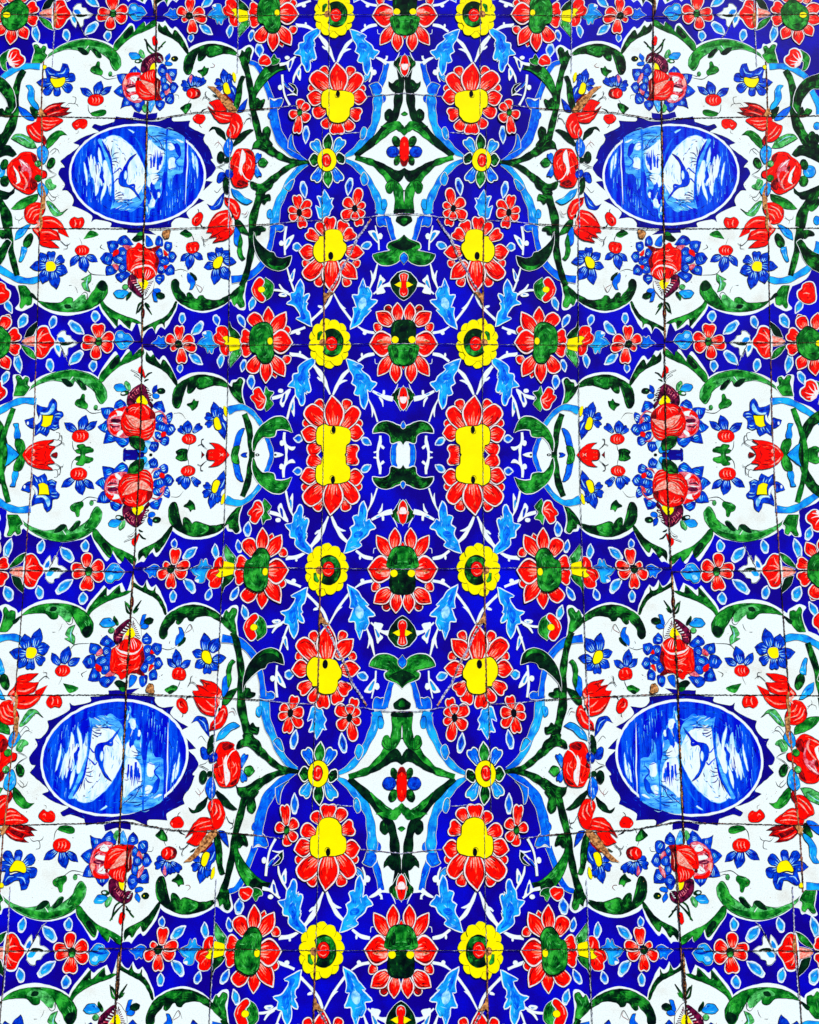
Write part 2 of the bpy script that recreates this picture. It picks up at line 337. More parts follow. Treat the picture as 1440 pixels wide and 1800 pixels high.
L('i', "932,480 922,700 926,900 908,1100 894,1400 882,1640", [6, 18, 22, 20, 16, 4])
F('i', "1000,700! 1030,730 1045,900 1052,1015! 1022,940 1010,820", .9, 0, hm='u'); F('i', "1060,760 1100,860 1116,1000 1105,1172! 1082,1000 1052,850", .9, 0, hm='u')
spikes('u', [(970, 900), (985, 700), (1010, 800), (1110, 1100), (960, 1100), (1070, 900), (760, 1500), (800, 1450), (560, 1700), (610, 1800), (650, 1750), (440, 1830), (530, 1850), (1060, 1350), (780, 1700), (900, 1700), (700, 1600), (990, 1250), (840, 1560), (1040, 700)], 180, 11)
spikes('s', [(600, 1700), (440, 1800), (550, 1480), (655, 1650), (1055, 1250), (740, 1600)], 120, 9)
for s in ("215,370 310,450 405,530", "340,420 420,500 470,600 535,665", "395,588 480,640 532,668", "230,412 400,400 552,406", "400,348 480,358 552,392", "568,1018 650,990 742,970", "212,745 262,740 292,765", "208,842 252,832 280,800", "380,1095 400,1062 470,1058", "335,1125 400,1120 475,1132", "298,1197 380,1162 462,1172", "368,1225 400,1195 450,1180", "440,720 500,715 525,745", "475,490 540,490"): L('D' if s[0] in '234' else 'U', s, [6, 15, 4])
for x, y0, y1, w in ((265, 760, 985, 36), (315, 740, 965, 46), (338, 650, 900, 20), (385, 760, 1020, 50), (375, 650, 860, 22), (410, 720, 940, 36), (438, 680, 925, 30), (462, 720, 850, 22)): L('U', [(x, y0), (x + 4, (y0 + y1) / 2), (x, y1)], [w * .2, w, w * .7])
for x, y, rx, ry in ((205, 1440, 45, 140), (300, 1330, 36, 60), (335, 1450, 44, 110), (270, 1300, 20, 60), (400, 1400, 40, 40), (400, 1560, 28, 28), (390, 1680, 60, 90), (310, 1780, 70, 70), (250, 1480, 26, 120), (195, 1860, 20, 40), (230, 1580, 24, 60)): E('U', x, y, rx, ry, rng.uniform(-12, 12), 0, 0, n=9)
L('N', "210,1340 240,1400 200,1500", [4, 16, 4]); L('i', "260,1420 290,1520 300,1590", [4, 10, 6]); L('i', "400,1420 410,1470 400,1520", [30, 44, 30])
L('i', "190,1680 205,1780", [20, 26])
subp('heron')
O(110, 200, Z)
F('U', "1348,718! 1225,790 1152,900 1112,960 1090,1020 1050,1060 1020,1180 1030,1262 1080,1312 1200,1335 1290,1402 1330,1462 1425,1565! 1385,1480 1312,1372 1318,1300 1280,1272 1190,1288 1160,1232 1182,1120 1182,960 1232,850", 0, .4, km='D')
F('i', "1145,1035 1168,1090 1150,1185 1120,1150 1128,1080", .9, 0, hm='u'); L('D', "1340,722 1240,790 1160,900", [3, 14, 3]); L('i', "1262,1320 1290,1322", [6, 6])
for s in ("1075,1020 1040,982 985,1030 918,1085", "1025,1180 990,1180 920,1262"): L('U', s, [12, 20, 18, 8])
subp('small_heron')
O(240, 200, Z)
F('U', "660,518! 692,548 740,538 782,590 802,700 800,762 770,762 720,700 700,620", 0, .4, km='D')
L('U', "790,750 770,790 715,842 710,890 742,925 792,985", [34, 22, 22, 24, 18, 4]); L('U', "775,952 812,943", [10, 4])

# ---- green scrolls that edge the cartouche, upper side
O(0, 20)
part('green_scroll', 'T', 12)
F('e', "440,548! 500,472 565,412 660,358 780,312 900,296 1020,312 1130,350 1215,412 1270,490 1278,570 1230,625 1190,602 1166,545 1150,505 1105,468 1060,440 1075,482 1035,492 990,440 955,402 932,448 880,456 820,412 720,402 640,420 560,452 500,490", 0, .6)
F('G', "600,400 760,330 900,305 1040,325 1150,370 1230,440 1250,520 1210,480 1130,400 1000,370 900,360 740,385 650,405", 0, 0)
F('k', "815,385 870,385 930,430 915,456 860,440", 0, 0); F('k', "975,395 1030,410 1074,470 1050,490 1000,450", 0, 0); F('G', "1110,430 1180,430 1230,500 1262,580 1230,612 1185,560", 0, 0)
part('green_bud', 'T', 13)
F('G', "335,548! 352,480 370,410 355,362 390,350 430,392 455,365 490,378 478,438 498,470 440,548!", 1.5, .6)
part('green_leaf', 'T', 12)
F('G', "1200,402! 1210,340 1280,260 1340,190 1390,150 1412,200 1408,232! 1460,160 1520,115 1532,165! 1600,105 1642,85! 1642,150 1500,222 1417,255 1317,330 1233,413", 0, .6)
F('k', "1300,262 1370,180 1398,165 1404,205 1380,250 1330,290", 0, 0)
O(240, 20)
part('green_leaf', 'T', 12)
F('g', "235,120! 275,170 308,148 342,205 380,250! 400,200 430,215 480,280 530,370 550,425 538,452 490,390 430,320 350,270 280,240 228,200", 0, .6)
part('green_scroll', 'T', 12)
F('g', "530,462 560,428 640,383 740,348 830,345 940,368 1020,400 1080,455! 1060,468 980,450 900,450 800,482 760,482 742,460! 700,512 650,520 650,432! 610,540 575,650 530,664 500,620 498,550 512,488", 0, .6)
F('G', "760,375 850,365 900,400 900,440 800,470 770,450", 0, 0); F('k', "540,480 620,430 640,440 590,540 560,640 520,640 508,560", 0, 0)
part('green_bud', '1', 13)
F('g', "1060,450! 1090,510 1135,580 1195,545! 1200,480 1218,410 1190,376 1155,398 1140,430 1112,410 1100,450 1080,478", 1.3, .6)
part('green_stem', '1', 14)
L('g', "1130,530 1165,620 1195,760 1215,900 1230,1030 1270,1200 1300,1320 1350,1410 1440,1480 1520,1530 1620,1575 1720,1590 1800,1590", [60, 52, 55, 52, 55, 60, 66, 72, 72, 60, 44, 36, 26], 0, .8)
F('g', "1240,930 1280,915 1310,940 1352,930 1346,980 1310,1032 1236,1030", 0, .6)
O(240, 220)
F('g', "1330,80 1350,30 1390,15 1420,70 1402,150 1440,210 1360,200", 0, .6)
F('g', "1216,270! 1240,190 1290,152 1340,168 1400,218 1480,290! 1440,330 1330,262 1240,245", 0, .6)
O(360, 0, 3.6)
part('green_leaf', '1', 16)
F('G', "303,640! 305,580 330,500 370,440 410,402 460,392 495,402 522,440! 480,448 430,480 380,530 335,590 318,640", 0, .6)
F('k', "400,420 450,400 500,412 512,438 470,440 430,462 405,450", 0, 0)
O(480, 220)
part('green_stem', '1', 14)
L('g', "410,385 240,410 140,460 60,522 0,575 -70,640 -120,720 -170,850 -210,1000 -215,1150 -225,1300 -250,1450 -290,1600 -330,1690", [22, 40, 48, 52, 62, 74, 70, 70, 76, 70, 62, 56, 56, 50], 0, .8)
O(240, 220)
F('g', "1200,600! 1230,598 1290,622 1350,600 1440,530 1440,640 1370,700 1330,732 1262,730 1262,690 1212,660", 0, .6)
F('g', "1320,760 1400,730 1418,790 1382,800 1350,838 1320,800", 0, .6)
F('g', "1270,1065 1352,1080 1362,1112 1320,1120 1306,1152 1262,1150", 0, .6)
O(360, 300, 3.6)
part('green_leaf', '1', 16)
F('k', "312,385! 330,440 400,508 436,520 450,545 490,556 550,540! 532,600 482,632 420,622 370,582 330,522 313,450", 1.2, .6)
F('G', "400,590 440,605 490,600 520,575 500,620 440,628", 0, 0)
O(240, 400)
part('green_bud', '1', 13)
F('G', "1150,590! 1100,610 1060,640 1000,722 1010,780 1030,822 1060,800 1090,842 1132,835 1140,790 1122,740 1140,660", 1.3, .6)
L('g', "980,735 1030,700 1080,640", [40, 50, 30], 0, .5)
part('green_scroll', '1', 12)
F('g', "985,762 900,820 800,860 700,876 600,865 500,820 430,770 385,690 365,610 380,560 415,540 450,580 456,640 500,690 535,735 530,700 565,685 615,745 640,750 660,720 700,715 740,752 850,766 930,732 985,708", 0, .6)
F('G', "470,790 560,800 620,790 700,850 600,856 520,826", 0, 0); F('k', "372,600 400,560 440,580 450,650 500,720 450,700 400,680", 0, 0)
part('green_leaf', '1', 12)
F('g', "430,788! 405,860 350,950 300,1000 297,1056! 270,1012 212,1040 197,1105! 165,1042 80,1092! 66,1062 180,1000 300,940 368,860 410,778", 0, .6)
O(0, 400)
part('green_leaf', '1', 12)
F('G', "1078,760! 1130,830 1240,900 1340,940 1440,975 1500,1012! 1440,1012 1390,1000 1372,1068! 1330,1032 1250,960 1242,1052! 1180,980 1100,880 1058,800", 0, .6)
F('k', "1180,950 1240,980 1236,1030 1200,990", 0, 0); F('k', "1320,990 1380,985 1368,1045 1335,1020", 0, 0)
part('green_scroll', '1', 12)
F('G', "395,768! 500,790 640,790 700,742 760,740 772,780 750,812! 800,780 880,688 922,700 922,760 900,802! 960,700 1000,650 1030,590 1080,555 1130,600 1135,690 1080,772 1000,832 900,872 750,892 600,880 480,840", 0, .6)
F('e', "640,820 760,790 850,720 900,710 900,780 820,850 700,870", 0, 0); F('k', "1030,600 1080,562 1125,600 1125,660 1080,670 1030,640", 0, 0); F('k', "680,815 740,815 750,850 700,855", 0, 0)
part('green_bud', '1', 13)
F('G', "190,612! 272,618 330,700 335,800 292,822 270,810 236,852 208,832 218,750", 1.5, .6)
L('k', "320,700 350,720 395,765", [30, 40, 10])
# ---- left edge scrolls
O(0, 0, 1)
m1 = lambda s: MR(s, 1422, 1300, 60, 5.107)
m2 = lambda s: MR(s, 1421, 1300, 280, 5.107)
part('green_scroll', '1', 15)
F('g', m1("478,650! 488,560 520,480 580,410 650,375 780,340 840,330 840,470 700,490 650,492 600,540 560,600 545,660 520,710"), 1.2, .6)
F('g', m1("525,705! 558,655 580,690 600,668 645,680 642,710 590,742 500,742"), 0, .5)
part('green_stem', '1', 14)
L('g', m1("405,325 450,400 480,520 487,640 500,760 540,860 600,950 665,1010 760,1080 840,1130"), [9, 11, 11, 13, 15, 16, 17, 16, 15, 15], 0, .7)
E('g', 122 - 650 / 5.107, 60 + 925 / 5.107, 7, 10, 0, 0, .6); E('g', 122 - 692 / 5.107, 60 + 940 / 5.107, 6, 8, 0, 0, .6)
F('k', m1("472,1078! 500,1040 540,1000 590,1000 640,1020 715,1050 820,1110 820,1190 640,1112 560,1086 510,1102"), 0, .6)
part('blue_ribbon', '1', 13)
L('S', m1("262,292 370,288 450,303 540,348 600,400 650,520 700,620 715,720"), 9.6, .8, .7)
E('S', 122 - 695 / 5.107, 60 + 825 / 5.107, 6, 7, 0, 0, .6)
part('green_scroll', '1', 14)
F('k', m2("484,250! 520,290 560,292 640,265 820,195 820,290 700,322 640,352 560,362 530,332 490,302"), 0, .6)
L('g', m2("720,270 640,370 570,480 545,612"), [12, 14, 16, 18], 0, .7)
F('g', m2("600,420 700,350 720,400 655,468 620,450"), 0, .5)
E('S', 121 - 695 / 5.107, 280 + 550 / 5.107, 6, 8, 0, 0, .6)
part('blue_bud', '1', 15)
E('S', 121 - 625 / 5.107, 280 + 110 / 5.107, 11, 11, 0, 0, .6); E('g', 121 - 578 / 5.107, 280 + 48 / 5.107, 6.5, 9.5, 20, 0, .6); E('g', 121 - 574 / 5.107, 280 + 196 / 5.107, 8, 9, 0, 0, .6)
part('green_stem', '1', 14)
L('g', m2("545,615 532,740 510,860 462,1045"), [13, 12, 9, 9], 0, .7)
F('g', m2("560,640 640,640 676,680 620,692 590,712 560,690"), 0, .6)
part('green_scroll', '1', 15)
F('g', m2("515,745! 560,722 620,800 700,850 820,890 820,1030 690,1002 610,942 570,880 545,810"), 1.0, .6)
part('blue_ribbon', '1', 13)
L('S', m2("262,1072 340,1092 440,1080 540,1032 630,968 690,850 715,740"), 9.6, .8, .7)
part('blue_ribbon', '2', 13)
L('S', "64,706 42,704 24,709 8,718 -12,731 -32,750 -48,775 -56,810", 9.6, .8, .7)
part('green_scroll', '2', 14)
L('g', "-60,722 -36,727 -10,740 2,760 8,785 10,815", [8, 15, 16, 13, 11, 11], 0, .7)
F('G', "-4,800 -2,790 -9,786 -16,784 -24,790 -20,797 -20,815 -8,815", 0, .5)
# ---- blue ribbons
O(360, 0, 3.6)
part('blue_ribbon', '1', 13)
L('N', "285,395 322,408 352,445 385,530 420,625", [20, 26, 28, 26, 34], 1.2, .7)
F('N', "412,622! 440,640 470,625 495,630 490,650 470,685 430,700 415,680", 1.2, .6)
L('N', "435,690 445,780 475,870 525,940 580,985 650,1030", [50, 50, 56, 44, 34, 14], 1.2, .7)
F('N', "400,720 420,712 430,760 405,750", 0, .5)
F('N', "528,935! 535,880 553,850 556,900 575,950 600,975", 1.2, .6)
O(360, 300, 3.6)
part('blue_ribbon', '1', 13)
L('S', "650,-40 590,-5 540,60 500,140 465,210 445,290 440,370", [12, 30, 34, 38, 44, 50, 60], 1.2, .7)
F('S', "505,110! 522,125 545,118 565,60 540,70", 1.2, .6)
F('S', "395,262 420,245 430,300 400,300", 0, .5)
F('N', "415,350 490,345 500,370 480,385 460,380 440,395 420,385", 1.2, .6)
L('N', "432,360 425,420 412,480 385,560 330,630 260,675 170,690", [30, 26, 26, 30, 38, 40, 40], 1.2, .7)
O(480, 20)
part('blue_ribbon', '1', 13)
L('N', "1200,545 1180,640 1150,740 1120,800", [46, 50, 56, 60], 1.2, .7)
F('N', "1018,785! 1060,758 1100,752 1125,775 1145,800 1140,860 1060,880 1040,820", 1.3, .6)
F('N', "1150,880 1185,895 1190,935 1160,965 1130,970", 0, .6)
L('S', "1110,870 1105,960 1095,1080 1070,1200 1010,1310 930,1400 850,1480 760,1530", [80, 90, 76, 66, 76, 64, 56, 20], 1.2, .7)
O(480, 220)
F('S', "925,130! 930,70 955,20 985,45 975,110 945,150", 1.2, .6)
part('blue_ribbon', '1', 13)
L('S', "740,360 850,410 930,480 1000,570 1060,680 1110,790 1140,880 1130,940", [14, 50, 60, 56, 60, 76, 100, 90], 1.2, .7)
F('S', "925,560! 950,630 985,620 1000,570 960,500", 1.2, .6)
F('S', "1150,790 1190,785 1205,830 1190,880 1150,890", 0, .6)
F('N', "1095,965! 1215,960 1225,1010 1200,1060 1165,1055 1130,1070 1100,1040", 1.3, .6)
L('N', "1215,980 1240,1080 1265,1180 1290,1230", [50, 50, 44, 30], 1.2, .6)

# ---- middle vine between the two red buds
O(480, 20)
part('green_vine', '1', 15)
L('k', "1290,520 1330,600 1355,700 1335,800 1325,900 1310,1020 1270,1130 1190,1235 1090,1340 990,1430 870,1525", [20, 46, 60, 84, 86, 70, 70, 76, 72, 66, 40], 0, .8)
F('k', "1220,740! 1262,760 1310,718 1360,760 1342,850 1270,842 1228,790", 0, .6)
F('k', "1178,1080 1200,1042 1240,1030 1268,1080 1240,1150 1190,1142", 0, .6)
L('G', "1390,1290 1350,1235 1290,1215 1230,1250 1160,1310 1080,1400", [30, 64, 60, 60, 50, 10], 0, .8)
F('G', "1140,1215 1160,1205 1200,1190 1290,1160 1340,1165 1380,1230! 1389,1300 1389,1310 1372,1300 1350,1260 1280,1240", 0, 0)
O(480, 220)
L('G', "870,340 1000,378 1080,410 1170,490 1240,570 1310,660 1330,760 1335,900 1335,935", [40, 56, 60, 70, 80, 86, 90, 96, 110], 0, .8)
F('k', "1055,372! 1150,400 1240,450 1320,482 1392,448! 1392,510 1340,592 1270,570 1190,482 1100,420", 0, .6)
F('G', "1188,640 1230,590 1282,600 1272,680 1240,722 1200,700", 0, .6)
F('k', "1285,890 1400,890 1400,940 1285,935", 0, 0)
F('k', "1308,965! 1392,960 1392,1062 1340,1042 1300,1010", 0, .6); F('G', "1350,990 1392,985 1392,1050 1360,1030", 0, 0)
part('red_oval_bud', '1', 16)
E('g', 1300, 172, 40, 58, -25, 0, .6); E('M', 1264, 282, 66, 60, 0, 0, .6); E('g', 1310, 372, 32, 50, 20, 0, .6)
F('R', "1386,118! 1350,150 1338,240 1340,350 1360,420 1392,432 1410,420 1410,130", 0, .4, km='r'); F('r', "1345,350 1365,420 1410,430 1410,375 1380,385", 0, 0)
part('black_mark', '1', 16); F('K', "1360,678! 1386,690 1410,700 1410,705 1386,702", 0, 0)
O(480, 20)
part('green_mark', '1', 16); F('G', "1350,1082! 1389,1054 1410,1060 1410,1098 1370,1095", 0, .4)
part('red_bud', 'T', 16)
F('g', "1345,475! 1290,520 1275,560 1310,600 1340,650 1360,690! 1389,640 1400,500 1389,480", 1, .6)
F('R', "1389,462 1360,490 1350,560 1355,640 1389,685 1400,690 1400,462", 1.3, .4); F('p', "1355,560 1400,560 1400,615 1365,612", 0, 0); F('P', "1340,540 1330,575 1355,590", 0, 0)
hair("1290,520 1320,470 1335,430", 8, 'w')
O(480, 400)
part('green_leaf', '1', 15)
F('G', "1384,74! 1330,122 1230,160 1208,212 1242,242 1150,262 1054,286! 1070,332 1130,386 1220,398 1300,372 1382,300 1410,300 1410,100", 1.6, .6)
F('k', "1384,90 1330,140 1250,180 1300,220 1384,250 1410,250 1410,100", 0, 0)
F('N', "1384,262! 1345,300 1343,340 1384,392! 1410,350 1410,290", 1, .5)
part('red_bud', '1', 16)
F('k', "1312,478! 1250,550 1240,600 1280,682 1340,746! 1410,746 1410,478", 1.4, .6)
F('R', "1384,480 1340,500 1350,560 1345,620 1340,700 1384,728 1410,720 1410,485", 1.2, .4); F('Y', "1278,602! 1350,570 1352,640!", 0, .4)
L('P', "1365,500 1370,560", [14, 3]); L('P', "1360,690 1384,710 1400,712", [8, 12, 4])

# ---- flowers of the row between storeys
O(480, 560)
part('yellow_daisy', 'R', 20)
for q_ in (1, 5, 9, 3, 7, 11, 0, 4, 8, 12, 2, 6, 10):
    a_ = 2 * math.pi * q_ / 13 + .12; tx, ty = 598 + (228 + 8 * math.sin(q_ * 5)) * math.cos(a_), 262 + (264 + 8 * math.sin(q_ * 3)) * math.sin(a_)
    pts, b, d, nn, l = petal_pts(600, 262, tx, ty, 134, 'r'); F('Y', pts, 0, .35, km='g')
E('Y', 600, 260, 170, 190)
subp('centre')
E('g', 622, 256, 122, 148, 0, 0, .9); E('G', 640, 330, 80, 60, 0, 0, 0); E('k', 610, 160, 70, 50); E('Y', 520, 250, 34, 120, 8); L('G', "480,230 490,170 520,140", [20, 36, 20], 0, .6)
E('R', 618, 266, 62, 78, 0, 0, .8); L('P', "585,230 620,215 650,235", [4, 9, 3]); L('P', "590,280 610,310 645,300", [4, 8, 3]); E('O', 525, 255, 34, 40, 20)
part('red_green_flower', 'R', 20)
O(360, 300, 3.6)
for n_, a in (('petal', (500, 1040, 528, 990, 46, 'r')), ('petal', (500, 1185, 540, 1205, 50, 'r')), ('petal', (440, 1240, 448, 1310, 40, 'p')),
          ('petal', (400, 990, 402, 862, 66, 'p')), ('petal', (355, 985, 284, 915, 82, 'q')), ('petal', (420, 1030, 514, 896, 84, 'p')), ('petal', (300, 1060, 232, 1045, 96, 'h')),
          ('petal', (300, 1125, 236, 1140, 84, 'h')), ('petal', (340, 1180, 285, 1275, 84, 'r')), ('petal', (425, 1180, 505, 1302, 82, 'p')), ('petal', (385, 1200, 386, 1345, 72, 'p')), ('petal', (425, 1085, 556, 1090, 146, 'p'))):
    subp(n_); pet(*a, ns=4)
subp('centre')
F('G', "360,962 400,965 430,1000 434,1060 436,1130 440,1172 410,1216 370,1220 340,1190 325,1160 292,1140 284,1080 290,1020 312,985", 0, 1.0)
E('Y', 414, 1080, 17, 22, 0, 0, .3)
O(240, 560)
part('red_bud', 'R', 19)
F('g', "985,30! 1000,90 1060,140 1100,200! 1050,215 990,190 970,130", 1, .6); F('e', "1092,325 1100,380 1060,430 990,515! 980,440 1000,370 1040,325", 1, .6); F('G', "1080,330 1090,375 1050,390 1040,340")
F('R', "960,112 900,80 850,102 850,150 815,190 830,250 882,280 890,340 930,385 975,388! 985,250", 1.4, .5)
for q in ("960,230 900,180 870,140", "940,260 880,240 850,220", "960,280 940,320 940,350"): L('P', q, [14, 8, 2])
F('Y', "905,205 950,182 985,190! 1095,225 1095,285 1080,322 985,350! 970,290 925,268 940,240", 0, .5)
part('blue_leaf', 'R', 18)
F('S', "640,265! 690,210 722,200 700,160 750,130 792,150 800,220 830,260 862,290 820,310 802,362 785,362 770,330 750,365 732,310 690,290", .9, .5)
F('w', "694,150 730,130 735,165 705,160", 0, 0)
O(240, 560)
def four(cx, cy, pets, cmat, cr_, zone='R', nm='red_blossom', **kw):
    part(nm, zone, 20)
    for a in pets:
        subp('petal'); pet(*a, **kw)
    subp('centre'); E(cmat, cx, cy, cr_[0], cr_[1], 0, 0, .8)
four(445, 268, [(425, 300, 366, 322, 56, 'r'), (410, 245, 318, 190, 96, 'r'), (455, 225, 458, 78, 98, 'h'), (490, 262, 600, 205, 108, 'r'), (500, 285, 628, 322, 92, 'r'), (475, 320, 480, 470, 106, 'h')], 'k', (34, 38), ns=4)
part('blue_leaf', 'R', 18)
F('N', "158,262! 210,222 232,182 260,205 290,190 300,250 320,285 270,312 222,288", .9, .5)
for a in ((485, -55, 480, 60, 66), (695, 40, 575, 175, 82), (830, -35, 860, 75, 66), (1075, -35, 1142, 95, 66), (570, 365, 698, 485, 82), (465, 478, 460, 572, 58), (905, 378, 880, 522, 66), (1142, 438, 1114, 562, 56)):
    drop(*a, zone='R', mat=rng.choice('SSN'))
for a in ((1210, 600, 1215, 748, 76), (1240, -222, 1196, -88, 66)):
    drop(*a, zone='1' if a[1] < 0 else 'T', mat='N' if a[1] > 0 else 'S')
O(0, 560)
four(1045, 245, [(1010, 275, 862, 292, 88, 'r'), (1010, 232, 882, 210, 84, 'r'), (1045, 200, 1036, 58, 136, 'h'), (1080, 225, 1200, 178, 104, 'r'), (1075, 265, 1185, 320, 120, 'r'), (1020, 290, 1015, 425, 104, 'r')], 'g', (34, 44), ns=4, h=2.2)
E('e', 1045, 215, 20, 12)
part('blue_leaf', 'R', 18)
F('S', "1210,200 1240,140 1290,130 1320,160 1362,168 1412,240! 1362,280 1342,308 1280,322 1240,280 1215,250", 1, .6)
F('s', "1240,175 1280,160 1300,190 1270,210", 0, 0); L('M', "1240,250 1320,235 1400,240", [8, 20, 3])
part('blue_leaf', 'R', 18)
F('W', "605,180! 640,140 690,130 702,170 742,180 762,220 822,255! 762,300 722,310 712,380 680,402! 652,330 630,405 582,330 570,270 600,230", .6, .5)
F('S', "615,200 660,200 690,240 650,250 615,230", 0, 0); F('S', "590,285 630,290 630,350 600,330", 0, 0); F('k', "640,255 760,262 700,285 650,280", 0, 0)
part('red_bud', 'R', 19)
F('k', "395,30! 385,100 340,180 260,200! 300,110", 1.2, .6); F('G', "228,282 300,310 350,350 382,432! 300,390 250,330", 1.2, .6)
F('P', "390,185 262,212! 235,240 262,270 385,285", .8, .6, hm='p')
F('R', "398,130 450,90 500,100 530,170 570,230 570,272 530,312 490,380 440,415 390,402! 385,270", 2.4, .5)
for q in ("400,240 450,180 520,150", "400,260 470,250 540,240", "400,270 450,300 500,300", "400,225 430,160 460,120", "400,290 430,340 440,380"): L('P', q, [14, 12, 2])
part('red_green_flower', 'R', 20)
for a in ((60, 20, 100, -40, 70, 'p'), (-150, 120, -200, 20, 100, 'p'), (-80, 110, -110, -60, 110, 'p'), (30, 100, 74, -20, 124, 'q'), (-160, 210, -330, 160, 130, 'p'), (-160, 290, -340, 330, 130, 'p'), (-150, 380, -230, 500, 110, 'p'),
          (80, 215, 205, 150, 140, 'h'), (85, 290, 208, 335, 120, 'h'), (20, 400, 96, 535, 120, 'p'), (-70, 420, -90, 600, 120, 'p')):
    subp('petal'); pet(*a, ns=4)
subp('centre')
F('G', "-100,132 0,82 70,132 115,192 112,260 95,340 40,402 -60,442 -150,402 -190,300 -175,200", 0, 1.0); E('Y', -128, 262, 40, 34, 0, 0, .3)
for a in ((275, -40, 200, 100, 96), (575, -22, 536, 104, 76), (735, 35, 890, 165, 90), (1005, -75, 1005, 40, 88), (180, 385, 215, 578, 82), (520, 430, 542, 564, 78), (868, 348, 728, 488, 92), (992, 445, 982, 562, 80)):
    drop(*a, zone='R', hs=1.3)
drop(88, 565, 30, 694, 72, zone='T'); drop(60, -190, 126, -56, 72, zone='1')
# axis flower
O(480, 560)
part('red_green_flower', 'R', 20)
for a in ((1250, -40, 1198, -136, 76, 'r', 'r'), (1140, 84, 1068, 100, 92, 'r'), (1250, 60, 1090, -66, 142, 'p'), (1325, 20, 1312, -164, 112, 'p'), (1240, 400, 1106, 604, 124, 'p'), (1290, 470, 1296, 680, 116, 'p'), (1250, 245, 1020, 272, 260, 'p')):
    subp('petal'); pet(*a, ns=4)
L('P', "1250,225 1180,222 1100,240", [34, 30, 6]); L('O', "1110,245 1140,235 1165,255", [8, 14, 6])
subp('centre')
F('R', "1355,500! 1378,540 1400,560 1400,495", .8, .3)
F('k', "1258,240 1245,130 1260,52 1310,18 1378,14 1410,14 1410,268 1330,268 1262,262", 0, .8)
F('G', "1228,282 1410,276 1410,482 1378,496 1310,490 1260,452 1222,362", 0, .8); E('g', 1300, 370, 28, 60)
E('Y', 1288, 225, 38, 38, 0, 0, .3)
# acanthus leaves
def acan(s, zone, m1='S', m2='N'):
    part('acanthus_leaf', zone, 17); c = F(m1, s, 1.5, 0, n=3)
O(480, 400)
acan("290,553! 322,620 320,700 306,772! 330,725 378,705 370,745! 345,790 368,800 350,830 355,870 385,915 405,1046! 340,1010 245,962 292,940 270,880 220,820 148,802 195,765 185,700 232,682 250,620", 'R')
F('N', "260,690 300,740 310,860 350,960 300,960 290,860 230,790", 0, 0)
acan("952,540! 972,620 1000,690! 985,640 1010,635 1040,700 1030,760 1096,772 1040,830 1000,872 1034,872 960,950 915,1012 816,1068! 840,980 856,905 846,850 884,842! 862,770 842,715 900,715 910,640", 'R')
F('s', "940,740 980,760 980,830 920,860 900,800", 0, 0); F('N', "900,870 920,900 890,980 850,1030 860,960", 0, 0)
O(480, 560)
acan("440,408! 432,480 372,545 385,600! 365,570 385,625! 372,650 396,752 372,778! 350,755 355,800! 330,780 332,875 300,915 270,850 240,800 232,730 158,712 210,655 218,592 270,575 268,512 340,452", 'R')
F('N', "400,460 350,540 340,640 300,700 260,640 290,580 330,500", 0, 0); F('N', "280,820 310,820 310,880 290,890", 0, 0)
acan("776,428! 850,452 950,502 930,545 1012,612 1032,662 1090,682 1042,740! 1028,770 990,750 1000,850 962,952! 928,900 915,805 900,810! 858,790 882,722 835,680! 850,612 808,540", 'R')
F('N', "880,580 950,600 960,640 910,650 870,620", 0, 0); F('N', "930,850 960,850 960,920 940,890", 0, 0)
# white stems of the row
O(480, 560)
part('white_stem', 'R', 16)
L('w', "340,92 250,128 160,162", [22, 28, 30]); E('w', 265, 150, 24, 22)
part('white_stem', 'R', 16)
L('w', "895,84 975,132 1075,152", [14, 26, 28]); E('w', 966, 152, 20, 20)
part('white_stem', 'R', 16)
L('w', "175,378 285,388 375,432", [40, 34, 24]); E('w', 285, 362, 12, 20)
L('w', "420,480 470,540 520,610 560,700 602,800", [30, 40, 52, 36, 14], 0, .4); L('w', "540,660 500,645 468,618", [26, 22, 16])
part('white_stem', 'R', 16)
L('w', "1070,372 980,392 895,452", [30, 34, 20]); E('w', 938, 385, 12, 24)
L('w', "812,532 740,600 680,700 632,806", [30, 36, 34, 20], 0, .4); L('w', "690,690 740,660 784,652", [24, 24, 6]); L('w', "1075,425 1080,470 1105,478", [5, 6, 4])
O(480, 400)
part('white_stem', '1', 16)
L('w', "622,700 580,800 500,890 400,982", [24, 30, 26, 26], 0, .4); L('w', "520,840 490,832 475,825", [26, 22, 14])
part('white_stem', '1', 16)
L('w', "640,690 700,800 760,890 842,996", [12, 22, 26, 22], 0, .4); L('w', "700,800 740,840 768,856", [16, 16, 4])
part('white_stem', '1', 16)
L('w', "150,428 185,560 226,672", [14, 18, 18], 0, .4); L('w', "-20,660 80,668 190,712", [22, 20, 24]); L('w', "66,600 100,650 160,690", [14, 22, 18])
F('w', "170,540 225,440 235,460 215,560 190,580"); F('S', "190,520 212,470 215,490 205,545", 0, .3); F('w', "60,720 90,690 150,712 120,735"); F('S', "90,710 115,702 125,715", 0, .2)
part('white_stem', '1', 16)
L('w', "1102,385 1064,530 1020,648", [14, 34, 14], 0, .4); L('w', "1050,560 1045,500 1030,455", [16, 18, 8])
L('w', "1240,598 1160,622 1060,702", [50, 24, 16]); F('w', "1090,690 1125,510 1150,520 1185,560 1150,600 1185,680 1130,700"); F('S', "1105,640 1135,560 1150,575 1140,600", 0, .3)
part('white_stem', '1', 16)
L('w', "142,-10 122,130 128,292", [24, 22, 18]); E('w', 90, 168, 24, 28); F('w', "125,220 140,130 225,78 190,160 135,240"); F('S', "140,190 160,130 180,130 155,180", 0, .3)
part('white_stem', '1', 16)
